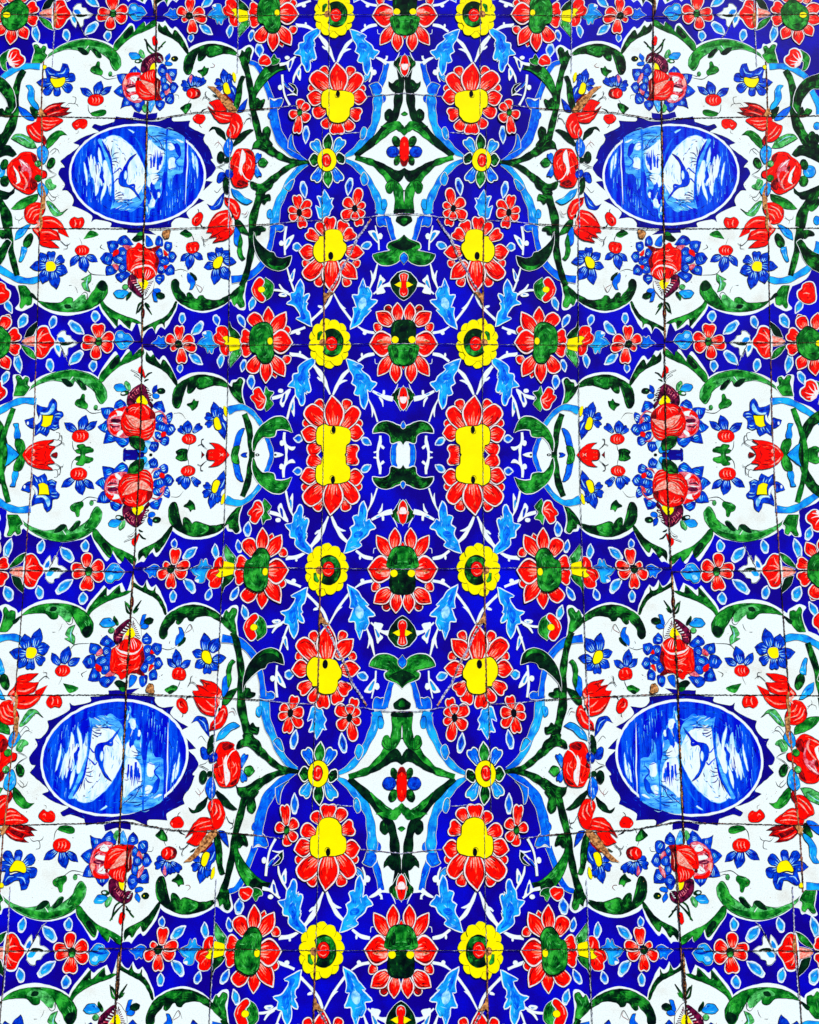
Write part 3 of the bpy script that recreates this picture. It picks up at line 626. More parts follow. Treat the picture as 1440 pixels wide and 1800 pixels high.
L('w', "1080,-20 1112,140 1118,240", [12, 20, 14]); E('w', 1130, 92, 26, 32); F('w', "1005,50 1030,32 1080,40 1115,120 1110,170 1060,120"); F('S', "1045,60 1080,60 1105,140 1080,120", 0, .3)
drop(212, 205, 302, 208, 84, zone='1'); drop(1034, 170, 926, 210, 74, zone='1')
O(480, 20)
part('white_stem', '1', 16)
L('w', "240,480 150,545 70,565", [18, 28, 30]); E('w', 152, 492, 26, 20); F('w', "120,550 200,510 232,490 190,600 170,640 145,570"); F('M', "170,600 175,540 198,520 190,580", 0, .3)
part('white_stem', '1', 16)
L('w', "308,545 260,620 225,690 212,756", [12, 22, 22, 12], 0, .4); F('w', "245,640 290,600 296,690 285,735 255,690"); F('S', "262,660 275,620 282,640 272,680", 0, .3)
part('white_stem', '1', 16)
L('w', "98,670 108,800 130,900 178,992", [26, 20, 18, 26], 0, .4); E('w', 76, 806, 22, 28)
F('w', "95,720 140,770 215,860 170,830 110,770"); F('N', "112,745 145,775 172,815 140,800", 0, .3)
F('k', "165,758! 225,782 252,830 250,880! 215,855 230,820", 1.2, .4); L('w', "150,888 215,876 258,892", [8, 18, 6])
part('white_stem', '1', 16)
L('w', "1085,486 1140,510 1200,550", [12, 34, 40]); L('w', "1170,520 1198,500 1202,470", [12, 22, 22]); L('w', "1035,590 1040,680 1015,745", [34, 20, 12], 0, .4); E('w', 1064, 644, 28, 30)
F('S', "945,712 1010,640 1030,650 1015,700 970,738", 1, .5)

# ---- large yellow-centred flowers
O(480, 20)
part('yellow_flower', 'T', 20)
for a in ((575, 670, 512, 598, 92, 'r'), (805, 680, 836, 588, 92, 'r'), (455, 825, 378, 800, 66, 'r'), (895, 850, 966, 792, 62, 'r'), (610, 1130, 525, 1215, 100, 'r'), (770, 1150, 830, 1255, 110, 'r'), (680, 1160, 682, 1296, 150, 'h'),
          (560, 1030, 425, 1085, 126, 'r'), (810, 1060, 925, 1100, 140, 'h'), (600, 830, 412, 662, 172, 'q'), (520, 925, 362, 895, 158, 'p'), (845, 900, 988, 912, 156, 'p'), (775, 850, 928, 664, 138, 'q'), (690, 860, 668, 545, 190, 'p')):
    subp('petal'); pet(*a, ns=4)
subp('centre')
F('Y', "590,820 650,838 750,842 840,870 860,930 850,1000 815,1030 810,1100 760,1162 690,1182 620,1166 575,1100 562,1025! 520,1012 508,940 522,860", 0, .8)
E('K', 686, 875, 22, 36); hair("655,880 660,910 690,915 712,890", 4)
O(480, 400)
part('yellow_flower', '1', 20)
for a in ((380, 372, 314, 384, 70, 'r'), (850, 365, 912, 392, 76, 'r'), (755, 530, 800, 612, 86, 'r'), (520, 520, 462, 612, 86, 'r'), (600, 60, 600, -112, 130, 'h'), (700, 60, 752, -62, 124, 'h'), (545, 70, 470, -52, 90, 'r'), (490, 130, 362, 44, 118, 'h'), (750, 120, 855, 42, 130, 'h'),
          (770, 250, 958, 266, 150, 'p'), (440, 260, 278, 252, 160, 'p'), (720, 370, 886, 540, 152, 'p'), (500, 360, 336, 530, 156, 'q'), (625, 335, 628, 690, 190, 'p')):
    subp('petal'); pet(*a, ns=4)
subp('centre')
F('Y', "490,95 545,85 560,35 640,20 710,40 740,100 745,150 776,182 776,240 732,320 700,346 640,356 600,350 545,366 480,366 430,300 425,220 450,162 482,128", 0, .8)
E('K', 610, 302, 28, 42)

# ---- star blossom on the junction
O(480, 220)
part('blue_green_blossom', '1', 22)
for a in ((650, 290, 735, 148, 104, 'h', 'S', 's'), (500, 290, 430, 165, 106, 'h', 'S', 's'), (500, 455, 435, 592, 100, 'h', 'N', 's'), (640, 455, 712, 592, 104, 'h', 'N', 's'), (580, 270, 592, 88, 96, 'p', 'g', 'G'), (680, 370, 756, 330, 124, 'p', 'k', 'G'), (480, 370, 382, 366, 130, 'p', 'g', 'G'), (578, 470, 586, 660, 96, 'p', 'G', 'e')):
    subp('petal'); pet(*a[:6], mat=a[6], st=a[7], hm='w', ns=2)
subp('centre')
E('Y', 570, 370, 102, 122, 0, 0, .8); E('R', 564, 374, 48, 70, 0, 0, .8); L('P', "545,340 575,330 590,360", [6, 14, 4]); L('P', "550,390 560,420 590,415", [6, 12, 4])
def five(c, pets, zone='1', cm='K', cr_=(26, 36)):
    part('red_blossom', zone, 20)
    for a in pets:
        subp('petal'); pet(*a, ns=3)
    subp('centre'); E(cm, c[0], c[1], cr_[0], cr_[1], 0, 0, .6)
five((278, 925), [(290, 960, 318, 1082, 92, 'h'), (270, 905, 250, 742, 96, 'h'), (295, 915, 392, 800, 86, 'r'), (300, 930, 406, 935, 100, 'r'), (255, 945, 180, 985, 80, 'r'), (255, 915, 168, 885, 70, 'r')])
five((864, 882), [(880, 940, 912, 1060, 90, 'h'), (868, 860, 912, 668, 94, 'r'), (845, 860, 755, 785, 104, 'r'), (845, 905, 735, 985, 112, 'r'), (888, 880, 966, 828, 66, 'r'), (888, 900, 958, 955, 76, 'r'), (868, 920, 870, 1000, 80, 'r')])
O(480, 20)
five((282, 1070), [(283, 1030, 292, 932, 84, 'r'), (308, 1050, 375, 985, 80, 'r'), (308, 1090, 378, 1150, 96, 'r'), (275, 1110, 252, 1290, 88, 'h'), (262, 1075, 178, 1105, 84, 'r')], cm='g')
O(480, 220)
drop(352, 14, 345, 196, 66, zone='1', mat='N'); drop(312, 596, 342, 772, 70, zone='1', mat='N'); drop(822, 560, 788, 742, 72, zone='1', mat='M')
acan("542,682! 585,750 600,782 632,768! 610,820 632,860 605,902 590,950 540,978 490,972 470,900 452,852 502,872 490,800 470,752 510,762 525,740", '1')
# small trefoil buds
O(360, 0, 3.6)
part('red_bud', '1', 19)
F('G', "420,375! 440,345 455,370 475,378 460,405 425,410", .9, .5)
F('R', "345,382 370,352 398,358 420,395 400,415 380,412 350,408", 1.6, .5); L('P', "365,392 390,378 402,372", [3, 7, 2])
O(0, 20)
part('red_bud', 'T', 19)
F('G', "100,408! 106,500 62,540 78,628! 30,604 0,500 40,442", 1.3, .5)
F('R', "108,432 150,400 200,410 215,460 256,500 240,552 170,592 122,562 92,500", 2.4, .5)
F('p', "100,490 140,540 160,585 110,575 85,520", 0, 0)
for q in ("110,520 150,490 180,450", "120,535 170,530 215,515", "130,550 170,560 200,560", "110,500 120,460 140,430"): L('p', q, [14, 10, 2])
O(0, 400)
part('red_bud', '1', 19)
F('R', "-60,600 0,580 50,602 60,642 100,682 95,742 40,792 -20,802 -80,760", 2, .5); L('P', "-20,700 20,690 50,700", [6, 12, 3])
O(360, 300, 3.6)
part('red_bud', '1', 19)
F('G', "385,680! 435,722 425,790 385,824! 365,790 380,750 368,720", 1.0, .5)
F('R', "300,755 322,702 350,680 376,706 356,742 352,770 380,810 362,832 322,802", 1.6, .5); E('Y', 360, 754, 22, 20, 0, 0, .4); L('P', "315,750 320,780 335,800", [3, 6, 2])
O(360, 300, 3.6)
drop(330, 282 - 300, 356, 346 - 300, 1, zone='1') if False else None
O(240, 20)
drop(1290, 345, 1300, 484, 84, zone='1', mat='N')

# ---- things painted inside the cartouche
O(0, 20)
part('blue_flower', '1', 18)
for a in ((560, 775, 470, 880, 86, 'r'), (545, 745, 386, 748, 92, 'p'), (600, 790, 606, 895, 78, 'q'), (660, 765, 752, 845, 98, 'r'), (685, 720, 797, 690, 96, 'r')):
    subp('petal'); bp(*a)
subp('petal'); F('M', "480,615 520,588 580,622 630,632 650,592 662,548! 712,560 735,620 718,692 650,704 590,690 540,682 530,740 490,760 495,690", 0, .5)
L('s', "610,660 670,650 700,600", [3, 14, 3]); L('s', "500,620 530,660 580,665", [3, 10, 3])
subp('centre'); F('Y', "532,730 548,702 600,712 680,696 690,742 650,792 580,802", 0, .8)
part('cherry', 'T', 18)
bp(965, 890, 848, 806, 80); bp(1018, 885, 1068, 730, 100); bp(1070, 872, 1180, 790, 66)
cherry(1010, 935, 86, 62, rot=-8)
hair("930,985 938,1050 975,1100", 5)
part('green_sprig', 'T', 17)
F('G', "958,1070! 1000,1055 1060,1038 1112,1040 1118,1080 1060,1106 980,1102", 0, .5)
part('green_sprig', 'T', 17)
F('G', "1008,572 1030,530 1056,540 1055,590 1085,632 1072,672 1012,662 958,632 968,590", 0, .5); hair("1062,675 1130,715 1240,700", 5); E('e', 1165, 660, 20, 24, 0, 0, .5); hair("1170,675 1190,685 1230,672", 4)
part('red_tulip', '1', 18)
F('r', "450,1045! 520,990 600,965 694,958! 640,1000 742,1018! 700,1062 762,1062! 680,1100 560,1112 450,1102", 0, .5)
L('R', "470,1060 540,1010 640,985", [20, 34, 4]); L('P', "480,1040 540,1005 600,990", [3, 9, 2]); L('R', "500,1090 600,1060 690,1030", [16, 22, 4]); L('P', "500,1100 580,1070 640,1060", [3, 8, 2])
F('R', "400,1108! 520,1112 640,1130 665,1160 590,1212 500,1262 440,1242 380,1200", 0, .5)
for q in ("440,1150 540,1160 620,1150", "440,1180 520,1200 590,1190", "430,1210 480,1235 540,1225"): L('P', q, [4, 12, 3])
O(0, 220)
F('R', "280,20 330,-10 400,-40 445,0 462,130 440,177 370,170 310,110", 0, .5)
for q in ("310,40 350,100 420,150", "340,10 390,80 440,120"): L('P', q, [4, 14, 3])
F('r', "455,110 492,150 482,205 458,205", 0, .4)
O(0, 20)
part('blue_leaf', '1', 17)
F('S', "272,785! 300,775 342,790 367,850 365,930 410,1000 402,1042 340,1000 290,910 302,830", 0, .7)
part('blue_leaf', '1', 17)
F('N', "192,1000! 280,1040 350,1110 362,1152 290,1142 220,1080", 0, .6); F('g', "318,1008 360,1020 405,1060 382,1132 340,1090", 0, .5)
O(0, 220)
part('cherry', '1', 18)
F('R', "762,-8 800,-50 860,-66 915,-52 922,0 880,40 840,28 800,50", 0, .6); L('P', "800,0 820,10 830,-10", [4, 8, 2]); hair("828,55 825,80 800,92", 3)
part('cherry', '1', 18)
F('R', "735,1010 780,968 820,982 870,974 890,1022 862,1080 780,1086 740,1060", 0, .6); L('P', "790,1000 800,1040 790,1070", [6, 12, 3]); L('P', "850,1010 845,1040 840,1060", [3, 8, 2])
def leaf(mat, s, k=.6, zone='1', z=17, name='leaf', hl=None):
    part({'G': 'green_leaf', 'g': 'green_leaf', 'k': 'green_leaf', 'e': 'green_leaf'}.get(mat, 'blue_leaf'), zone, z); F(mat, s, 0, k)
    if hl: L('e' if mat in 'Ggk' else 's', hl, [3, 9, 2])
leaf('e', "118,140! 170,95 250,100 340,150 392,242! 300,240 200,190", hl="160,120 240,130 330,190")
leaf('G', "490,255! 500,150 580,70 650,58 712,108! 650,108 590,170 530,230")
leaf('G', "116,886! 200,800 300,750 402,725! 390,790 300,860 200,892")
leaf('e', "488,800 550,820 620,900 650,920 718,880! 640,952 570,955 520,885", hl="520,830 570,890 620,930")
part('red_rose', '1', 18, 'red rose with a pale pink folded petal')
F('R', "188,330 230,290 320,283 390,330 392,420 430,470 490,490 492,550 440,560 390,600 407,650 340,722 280,727 210,692 140,642 88,550 78,450 120,378", 0, .6)
F('r', "330,300 385,335 385,410 350,380 340,340", 0, 0); F('r', "205,420 235,470 210,500 195,460", 0, 0); F('r', "330,560 385,600 395,650 340,690 320,640", 0, 0)
F('m', "200,360 262,380 322,450 335,540 290,652 242,692 272,620 262,545 222,492 232,440", 0, .3, km='r')
F('R', "240,500 290,490 312,540 290,600 262,560", 0, .3, km='r')
L('W', "142,432 185,520 200,590 170,625", [3, 34, 34, 4]); L('r', "150,470 168,520 155,560", [4, 14, 3]); L('P', "215,490 265,560 285,620 260,680", [10, 14, 20, 4]); L('P', "140,620 200,660 270,690", [3, 12, 4]); L('p', "205,365 250,400 300,450", [3, 18, 6])
part('blue_bud', '1', 18)
F('S', "398,250 450,215 502,250 512,322 462,412 402,330", 0, .6); E('g', 543, 400, 38, 60, 25, 0, .6); E('e', 402, 408, 34, 32, 0, 0, .5); hair("480,420 530,480 600,520", 5); F('R', "445,490 490,500 488,545 450,560", 0, .3); hair("500,565 560,545 600,520", 4)
part('blue_bud', '1', 18)
F('S', "408,622 450,610 512,692 482,752 430,752 398,682", 0, .6); E('G', 405, 560, 36, 34, 0, 0, .6); F('e', "480,590 540,570 560,620 602,640 560,680 500,670", 0, 0); E('G', 440, 520, 1, 1)
O(0, 220)
part('red_tulip', '1', 18)
F('R', "450,970 560,968 640,1020 682,1090 730,1184! 620,1132 600,1100 450,1080", 0, .5); L('P', "460,1010 560,1010 650,1070", [3, 14, 3])
F('R', "345,1095 430,1080 600,1120 642,1212! 560,1210 430,1215 400,1170", 0, .5); L('P', "440,1130 520,1130 600,1170", [3, 16, 3]); L('r', "600,1130 625,1180 635,1208", [3, 16, 3])
F('R', "428,1218 540,1220 632,1296! 520,1292 430,1262", 0, .5); L('r', "560,1240 600,1270 625,1290", [3, 12, 3])
F('R', "260,960 268,880 330,830 400,814 460,830 482,870 462,935 420,970 400,1030 350,1045 290,1020", 0, .5)
for q in ("280,960 320,890 400,850", "310,980 350,910 430,880", "350,1000 380,950 430,930"): L('P', q, [4, 14, 3])
L('P', "390,1010 410,1050 370,1090 400,1130", [10, 30, 12, 24]); L('r', "465,850 472,900 455,940", [4, 16, 4])
leaf('S', "325,1048! 270,1060 180,1120 158,1215! 230,1180 275,1130")
O(0, 400)
leaf('g', "330,60 280,90 245,160 270,212 320,190 352,110"); leaf('S', "230,200! 290,220 270,290 232,360 200,355! 218,290")
part('blue_flower', '1', 18)
for a in ((480, 370, 425, 262, 100, 'p'), (490, 400, 318, 420, 110, 'p'), (545, 360, 540, 252, 92, 'h'), (590, 370, 672, 318, 92, 'h'), (490, 450, 452, 592, 116, 'p'), (595, 440, 718, 468, 120, 'p'), (565, 460, 600, 648, 116, 'p')):
    subp('petal'); bp(*a)
subp('centre'); F('Y', "483,412 500,362 560,358 597,410 572,460 500,462", 0, .5, km='M')
part('cherry', '1', 18)
bp(830, 300, 742, 412, 76); bp(918, 298, 1032, 362, 76); bp(870, 310, 908, 474, 112); cherry(868, 240, 76, 56)
hair("920,440 975,492 1110,502", 5); hair("865,185 862,160 840,110", 3)
leaf('G', "882,122! 930,50 970,30 1042,70 1000,98", 0); leaf('e', "962,488! 962,560 930,600 955,682! 890,652 862,590 900,560 856,548!", hl="930,520 915,590 925,650")

# top bouquet
O(0, 0, 3.6)
part('bouquet', '1', 18, 'bouquet of a red rose, a pink rose and a plum pansy ringed with blue blossoms')
for s in ("985,350 940,320 925,250", "985,330 945,290 915,245", "1000,320 1030,280 1050,262", "1000,305 1020,295 1030,292"): L('g', s, [3, 8, 5], 0, .5)
F('R', "978,225! 965,240 970,280 990,290 1000,270 990,240", 0, .4)
O(190, 80, 1440 / 140)
def bb_(s, hl=None):
    F('M', s, 0, .5)
    p, _ = P(s); c = p.mean(0); q = c + (p - c) * .5
    k_ = int(rng.random() * len(p)); t = p[k_] - c; n2 = np.array([-t[1], t[0]]) / (np.hypot(*t) + 1e-6)
    for o in (-26, 0, 26): L(rng.choice('sSs'), [tuple(c - t * .45 + n2 * o * .6), tuple(c + n2 * o), tuple(c + t * .35 + n2 * o * .7)], [4, rng.uniform(10, 18), 3])
subp('blue_bud'); F('S', "372,160! 400,125 500,125 560,160 604,205 540,250 440,252 400,210", 0, .6); F('e', "590,68! 650,120 672,200 630,232 570,170 560,110", 0, .4); E('g', 552, 282, 68, 38, -10, 0, .5); E('i', 535, 285, 30, 18)
subp('blue_bud'); F('N', "1112,138! 1132,190 1100,250 1060,282 1033,230 1060,180", 0, .5); F('N', "1038,290 1120,300 1168,340 1110,372 1040,350", 0, .5); E('k', 1205, 240, 62, 46, 0, 0, .5); E('Y', 1185, 238, 10, 8)
subp('blossom')
for s in ("495,368! 560,430 595,510 480,540 380,520 410,440", "158,525! 260,512 365,520 400,600 300,720 200,650", "290,715 200,740 103,830! 180,900 290,935 330,850", "290,930 230,1142! 300,1100 410,1082 440,1010 340,950", "400,1020 480,1150 570,1212! 640,1110 660,1000 500,1010",
          "975,325 1060,400 1065,500 980,560 920,520 900,430", "1060,445 1150,420 1248,433! 1240,540 1190,635 1130,600 1060,520", "1140,670 1220,668 1278,740! 1220,842 1150,862 1120,760", "1060,875 1180,880 1188,1032 1100,1057 1030,1010", "865,1000 960,988 1028,1030 1012,1110 940,1182! 880,1130 858,1060",
          "960,580 1030,540 1062,580 1050,700 990,740 950,680", "980,700 1060,680 1112,720 1100,800 1030,850 970,800", "945,840 1000,830 1040,900 1000,960 960,960"): bb_(s)
F('m', "1050,520 1085,508 1145,600 1150,682 1070,620", 0, .3); F('m', "1112,778 1112,850 1050,902 1022,835 1062,818", 0, .3)
subp('pink_rose')
F('m', "350,520 480,490 585,500 590,560 530,640 520,720 520,840 560,920 622,980 600,1022 540,1042 460,1032 380,990 300,900 268,790 270,660", 0, .5, km='r')
F('R', "350,525 480,492 585,502 560,540 440,545 330,620", 0, 0); F('R', "300,760 340,860 420,900 510,850 500,920 400,930 320,880", 0, 0); F('P', "285,640 340,620 350,700 290,720", 0, 0)
F('W', "400,590 500,560 535,600 500,680 440,650", 0, 0); L('m', "420,600 470,610 490,650", [4, 14, 4]); F('W', "350,795 500,762 515,825 380,835", 0, 0); F('W', "410,920 520,890 552,940 470,1002", 0, 0); L('r', "430,930 460,960 500,940", [3, 8, 3])
E('V', 415, 735, 92, 32, -3); L('V', "325,800 350,840 400,870", [8, 26, 6]); L('W', "480,990 560,980 600,1000", [4, 14, 6])
subp('pansy')
F('V', "860,128 960,158 1002,230 990,292 930,312 870,290 850,320 792,352 762,432 690,482 620,482 598,420 620,300 700,210", 0, .5)
for t in range(6): L('m', [(700 + t * 30, 330 - t * 24), (740 + t * 26, 370 - t * 22)], [14, 2])
for t in range(4): L('W', [(915 + t * 18, 210 + t * 26), (950 + t * 14, 215 + t * 26)], [16, 4])
F('Y', "845,318! 848,432 758,448 800,342", 0, 0)
subp('red_rose')
F('R', "508,650 600,640 700,650 850,700 880,600 945,640 950,720 930,900 962,985 700,992 620,962 540,900 503,800", 0, .5, km='r')
F('r', "872,600 940,630 945,720 925,900 955,975 885,960 870,800", 0, 0); L('P', "905,640 895,760 915,880", [4, 14, 3])
F('R', "588,570 640,510 740,460 848,448 850,690 700,645 600,620", 0, .5, km='r')
F('P', "598,630 720,660 840,720 842,902 760,850 680,750", 0, .3, km='r')
for q in ("620,650 700,720 790,800", "660,680 760,740 835,800", "700,690 780,720 840,760"): L('r', q, [1, 3, 1])
for q in ("680,500 672,560 690,610", "720,480 715,560 740,620", "780,480 760,560 780,640", "820,470 800,540 820,600", "560,760 640,840 760,880", "560,840 640,900 760,910", "600,920 700,930 820,915"): L('P', q, [3, 14, 3])
E('r', 548, 610, 26, 30)
subp('leaf'); F('u', "738,1008! 852,1000 832,1100 772,1214! 730,1150", 0, .5); F('e', "618,1110 682,1060 692,1200 640,1192", 0, .3)

O(160, 640, 6.125)
part('bouquet', '2', 18, 'bouquet of a full red rose beside a pink rose and a plum pansy')
for s in ("545,180 520,110 430,62", "548,190 520,140 465,115"): L('W', s, [3, 14, 4], 0, .7)
for s in ("580,150 620,105 660,90", "575,190 590,175 622,165"): L('k', s, [6, 16, 5], 0, .4)
F('R', "545,15! 512,45 515,90 545,105 580,150 578,100 560,50", 0, .4)
subp('blue_bud'); F('S', "247,255! 262,222 320,208 365,235 388,270 350,297 280,292", 0, .6); F('e', "380,180! 420,215 428,275 400,280 365,240 362,200", 0, .5); E('g', 365, 312, 46, 24, -15, 0, .5); E('i', 350, 315, 22, 12)
subp('blue_bud'); F('M', "712,222! 716,270 700,300 670,310 660,280 680,240", 0, .5); F('N', "665,318 710,318 742,345 710,375 670,358", 0, .5); E('k', 758, 290, 44, 32, 0, 0, .5); E('e', 748, 285, 12, 8)
subp('blossom')
for s in ("320,378! 372,420 382,470 300,480 250,470 268,410", "108,475! 180,466 250,480 230,560 165,590 125,545", "185,600 120,640 70,675! 120,725 195,740 220,690", "165,735 132,855! 190,850 270,825 280,770 215,740", "255,800 300,870 345,898! 400,860 410,790 330,785",
          "765,395! 795,480 795,520 740,500 665,460 700,410", "870,520 878,580 845,648! 800,600 815,545", "820,650 880,650 915,700! 880,750 830,770 800,700", "740,800 830,780 840,850 800,885! 745,850", "640,840 725,845 725,900 682,945! 640,900",
          "705,560 770,540 795,580 740,630 700,620", "700,640 780,625 835,670 820,730 750,720 700,700", "690,730 750,740 750,810 700,800"): bb_(s)
F('s', "540,850! 635,825 630,900 550,955! 530,900", 0, .4, km='N')
F('m', "770,570 815,600 820,650 780,620", 0, .3); F('R', "755,745 800,725 808,770 765,785", 0, .3); L('m', "690,520 750,510 800,560 815,600", [6, 14, 12, 5], 0, .3); L('m', "665,780 700,825 755,830", [8, 16, 6], 0, .3)
subp('pink_rose')
F('m', "380,455 300,480 220,520 182,590 180,690 220,755 300,790 388,795 400,760 330,700 325,600 350,540 385,500", 0, .6, km='r')
F('R', "375,460 300,482 225,520 195,570 260,545 330,520", 0, 0); F('W', "270,505 330,510 345,545 290,560 285,530", 0, 0); F('W', "285,745 330,710 345,740 290,780", 0, 0); L('W', "200,640 260,640 320,650", [3, 12, 5]); F('R', "200,660 250,720 300,720 260,760 215,730", 0, 0)
E('V', 268, 610, 55, 24); L('V', "205,650 240,675 310,668", [5, 18, 6]); L('p', "200,600 240,565 300,560", [3, 10, 3])
subp('pansy')
F('V', "545,215 470,250 400,330 388,400 400,440 470,425 510,350 545,335 600,370 620,430 660,480 668,440 640,400 668,390 630,350 655,330 615,300 630,280 590,240", 0, .5)
for t in range(5): L('m', [(425 + t * 22, 350 - t * 24), (455 + t * 16, 375 - t * 20)], [9, 1])
for t in range(6): L('W', [(600 + t * 8, 265 + t * 26), (640 + t * 4, 285 + t * 24)], [9, 3])
F('Y', "500,370 545,335 590,370 612,430 540,440 490,410", 0, .3)
subp('red_rose')
F('R', "385,470 330,570 325,660 360,740 400,772 520,780 560,825! 640,800 690,700 695,600 688,530 640,480 520,425 430,440", 0, .6, km='r')
F('R', "380,490 430,440 545,425 640,480 645,560 560,610 470,570 400,530", 0, .5, km='r')
F('r', "645,500 688,535 685,590 640,590 640,540", 0, 0); F('r', "380,480 410,480 400,520 380,515", 0, 0)
F('P', "370,545! 450,560 540,610 540,680 470,680 410,620", 0, .4, km='r'); F('P', "545,615! 620,600 690,590 650,650 600,690 550,705", 0, .4, km='r')
for q in ("400,570 460,620 530,650", "430,580 490,610 535,640", "560,640 610,625 660,605", "560,670 610,650 650,625"): L('r', q, [1, 2.5, 1])
for q in ("400,500 450,470 490,470", "425,510 460,490 520,480", "470,530 500,480 540,450", "580,470 610,500 620,550", "560,450 590,480 600,530", "345,640 400,700 520,720", "360,680 420,730 520,745", "380,610 430,670 500,700", "560,730 630,710 680,670", "560,770 620,750 670,720", "560,800 610,790 640,770"): L('P', q, [2, 8, 2])
for q in ("350,610 370,690 440,745", "660,610 670,660 640,740", "520,760 450,765 400,750"): L('r', q, [2, 8, 2])
subp('leaf'); F('G', "410,785! 480,775 525,790 520,915 450,890 420,840", 0, .6); F('e', "440,810 500,820 500,880 460,870", 0, 0)
# lower bouquet
O(0, 300, 3.6)
part('bouquet', '1', 18, 'bouquet of a large red rose over a striped plum pansy ringed with blue blossoms')
for s in ("905,830 880,850 862,908", "905,840 885,880 870,900", "915,840 935,870 962,912", "920,835 935,850 950,866"): L('g', s, [5, 14, 3], 0, .3)
E('r', 905, 902, 11, 34, 0, 0, .5)
O(170, 400, 9.6)
F('k', "595,200! 670,130 762,118 775,200 650,242", 0, .5); F('G', "668,120 740,70 782,90 762,140", 0, .3); F('N', "833,128! 900,170 955,290 838,312", 0, .5)
subp('blossom')
for s in ("350,245 400,160 490,133 560,200 625,292! 540,310 420,300", "173,240! 270,218 352,240 362,335 250,432 200,350", "58,522! 130,430 212,423 275,470 262,592 210,632 120,602", "155,670 220,640 282,650 348,732 270,792 157,808!", "318,802 400,760 500,738 568,790 500,862 415,928! 350,880",
          "985,275 1010,170 1060,138 1112,200 1115,310 1040,315", "1138,300 1170,238 1272,253! 1272,330 1230,412 1150,362", "1215,430 1290,408 1358,480! 1300,582 1225,572", "1150,740 1240,622 1312,680 1315,785! 1200,812", "988,840 1040,790 1132,800 1142,880 1055,968! 1000,910",
          "380,350 480,342 515,450 472,505 370,472", "278,492 380,458 505,480 505,602 390,612 300,582", "400,622 500,605 505,722 400,752 368,682", "998,410 1060,348 1112,390 1112,505 1030,505", "1048,520 1180,488 1225,600 1110,642 1038,602", "1038,622 1130,640 1152,762 1038,765"): bb_(s)
for s in ("362,370 372,440 280,492 288,400", "278,612 370,640 352,722 280,670", "1130,370 1212,460 1150,475", "1140,640 1205,650 1150,702"): F('m' if s[0] == '2' else 'R', s, 0, .3)
F('m', "440,300 572,308 605,370 540,402 480,352", 0, .3); F('r', "935,345 1082,310 1000,402 980,432", 0, .3)
subp('red_rose')
F('R', "518,400 640,332 700,258 772,290 850,350 940,355 992,440 1052,560 1022,700 1002,800 900,882 800,892 700,862 620,782 560,742 513,682", 0, .6, km='r')
F('r', "980,440 1045,560 1015,690 975,640 1000,560", 0, 0); F('r', "850,350 940,355 960,400 880,380", 0, 0)
for q in ("638,470 700,492 785,480", "645,572 710,522 785,510", "660,580 730,545 790,540", "570,730 620,650 700,612 790,600", "820,545 900,562 965,620", "700,370 740,400 780,390", "900,400 950,420 970,450"): L('P', q, [4, 18, 6])
L('p', "580,740 640,690 720,660 800,645 900,655 985,745 1000,800", [10, 26, 36, 30, 26, 16, 8])
F('R', "635,722 720,690 850,700 930,690 985,772 920,862 820,892 700,862", 0, .5, km='r')
for q in ("850,712 828,770 812,850", "885,712 872,780 830,862", "912,740 900,800 850,870"): L('p', q, [3, 12, 3])
L('r', "700,700 690,760 720,840", [4, 18, 4]); L('P', "590,760 610,730 630,770 620,800", [6, 16, 14, 4])
subp('pansy')
F('V', "590,788! 660,830 682,930 722,982 792,1032 792,1172 720,1162 620,1082 540,992 535,860", 0, .5)
for t in range(7): a_ = .15 + t * .3; cx_, cy_ = 560 + t * 31, 900 + t * 38; L('W' if t > 1 else 'm', [(cx_ + 20, cy_), (cx_ + 105 - t * 6, cy_ - 10 - t * 3)], [20, 8])
F('W', "790,1172! 822,1060 870,935 962,888 965,1020 880,1150 802,1212", 0, .5, km='V')
for t in range(8): L('V', [(955 - t * 18, 915 + t * 34), (868 - t * 6, 935 + t * 22)], [15, 9])
F('Y', "700,880 760,868 872,920 842,1022 792,1042 730,972", 0, 0); F('P', "700,880 750,870 780,900 730,930", 0, 0)
subp('blue_bud'); F('S', "283,1105! 340,1060 440,1053 545,1090 490,1160 440,1197 340,1180", 0, .6); E('e', 485, 1003, 48, 42, 0, 0, .5); F('g', "500,1185 555,1090 600,1108 522,1224", 0, .5)
subp('blue_bud'); F('N', "958,1040 1040,1028 1084,1070 1040,1112 980,1092", 0, .5); F('N', "943,1090 1000,1110 1032,1254! 970,1232", 0, .5); E('k', 1080, 1150, 76, 52, 10, 0, .5)

# right part of the cartouche
O(240, 20)
part('cherry', '1', 18)
bp(575, 800, 490, 825, 60, 'r'); bp(565, 785, 476, 752, 74, 'h'); bp(595, 790, 580, 662, 96, 'p'); bp(615, 785, 650, 690, 76, 'h'); bp(630, 790, 724, 712, 68, 'h'); F('m', "555,700 580,672 590,690 570,760", 0, 0)
cherry(603, 865, 76, 60, 'r'); E('R', 580, 865, 46, 52); L('P', "570,840 585,870 575,900", [4, 12, 3]); L('P', "625,840 632,870 620,900", [4, 9, 3]); hair("570,930 550,965 545,985", 4)
part('green_sprig', '1', 17); F('g', "462,1020 500,990 550,968 582,980 562,1030 520,1076 488,1052", 0, .4); F('G', "510,1000 560,980 550,1030 520,1060"); hair("565,1040 580,1075 600,1085", 6)
part('green_sprig', 'T', 17); F('g', "642,630 690,610 718,578 732,600 764,600 742,660 700,688 680,660", 0, .4); F('G', "700,600 750,600 730,650")
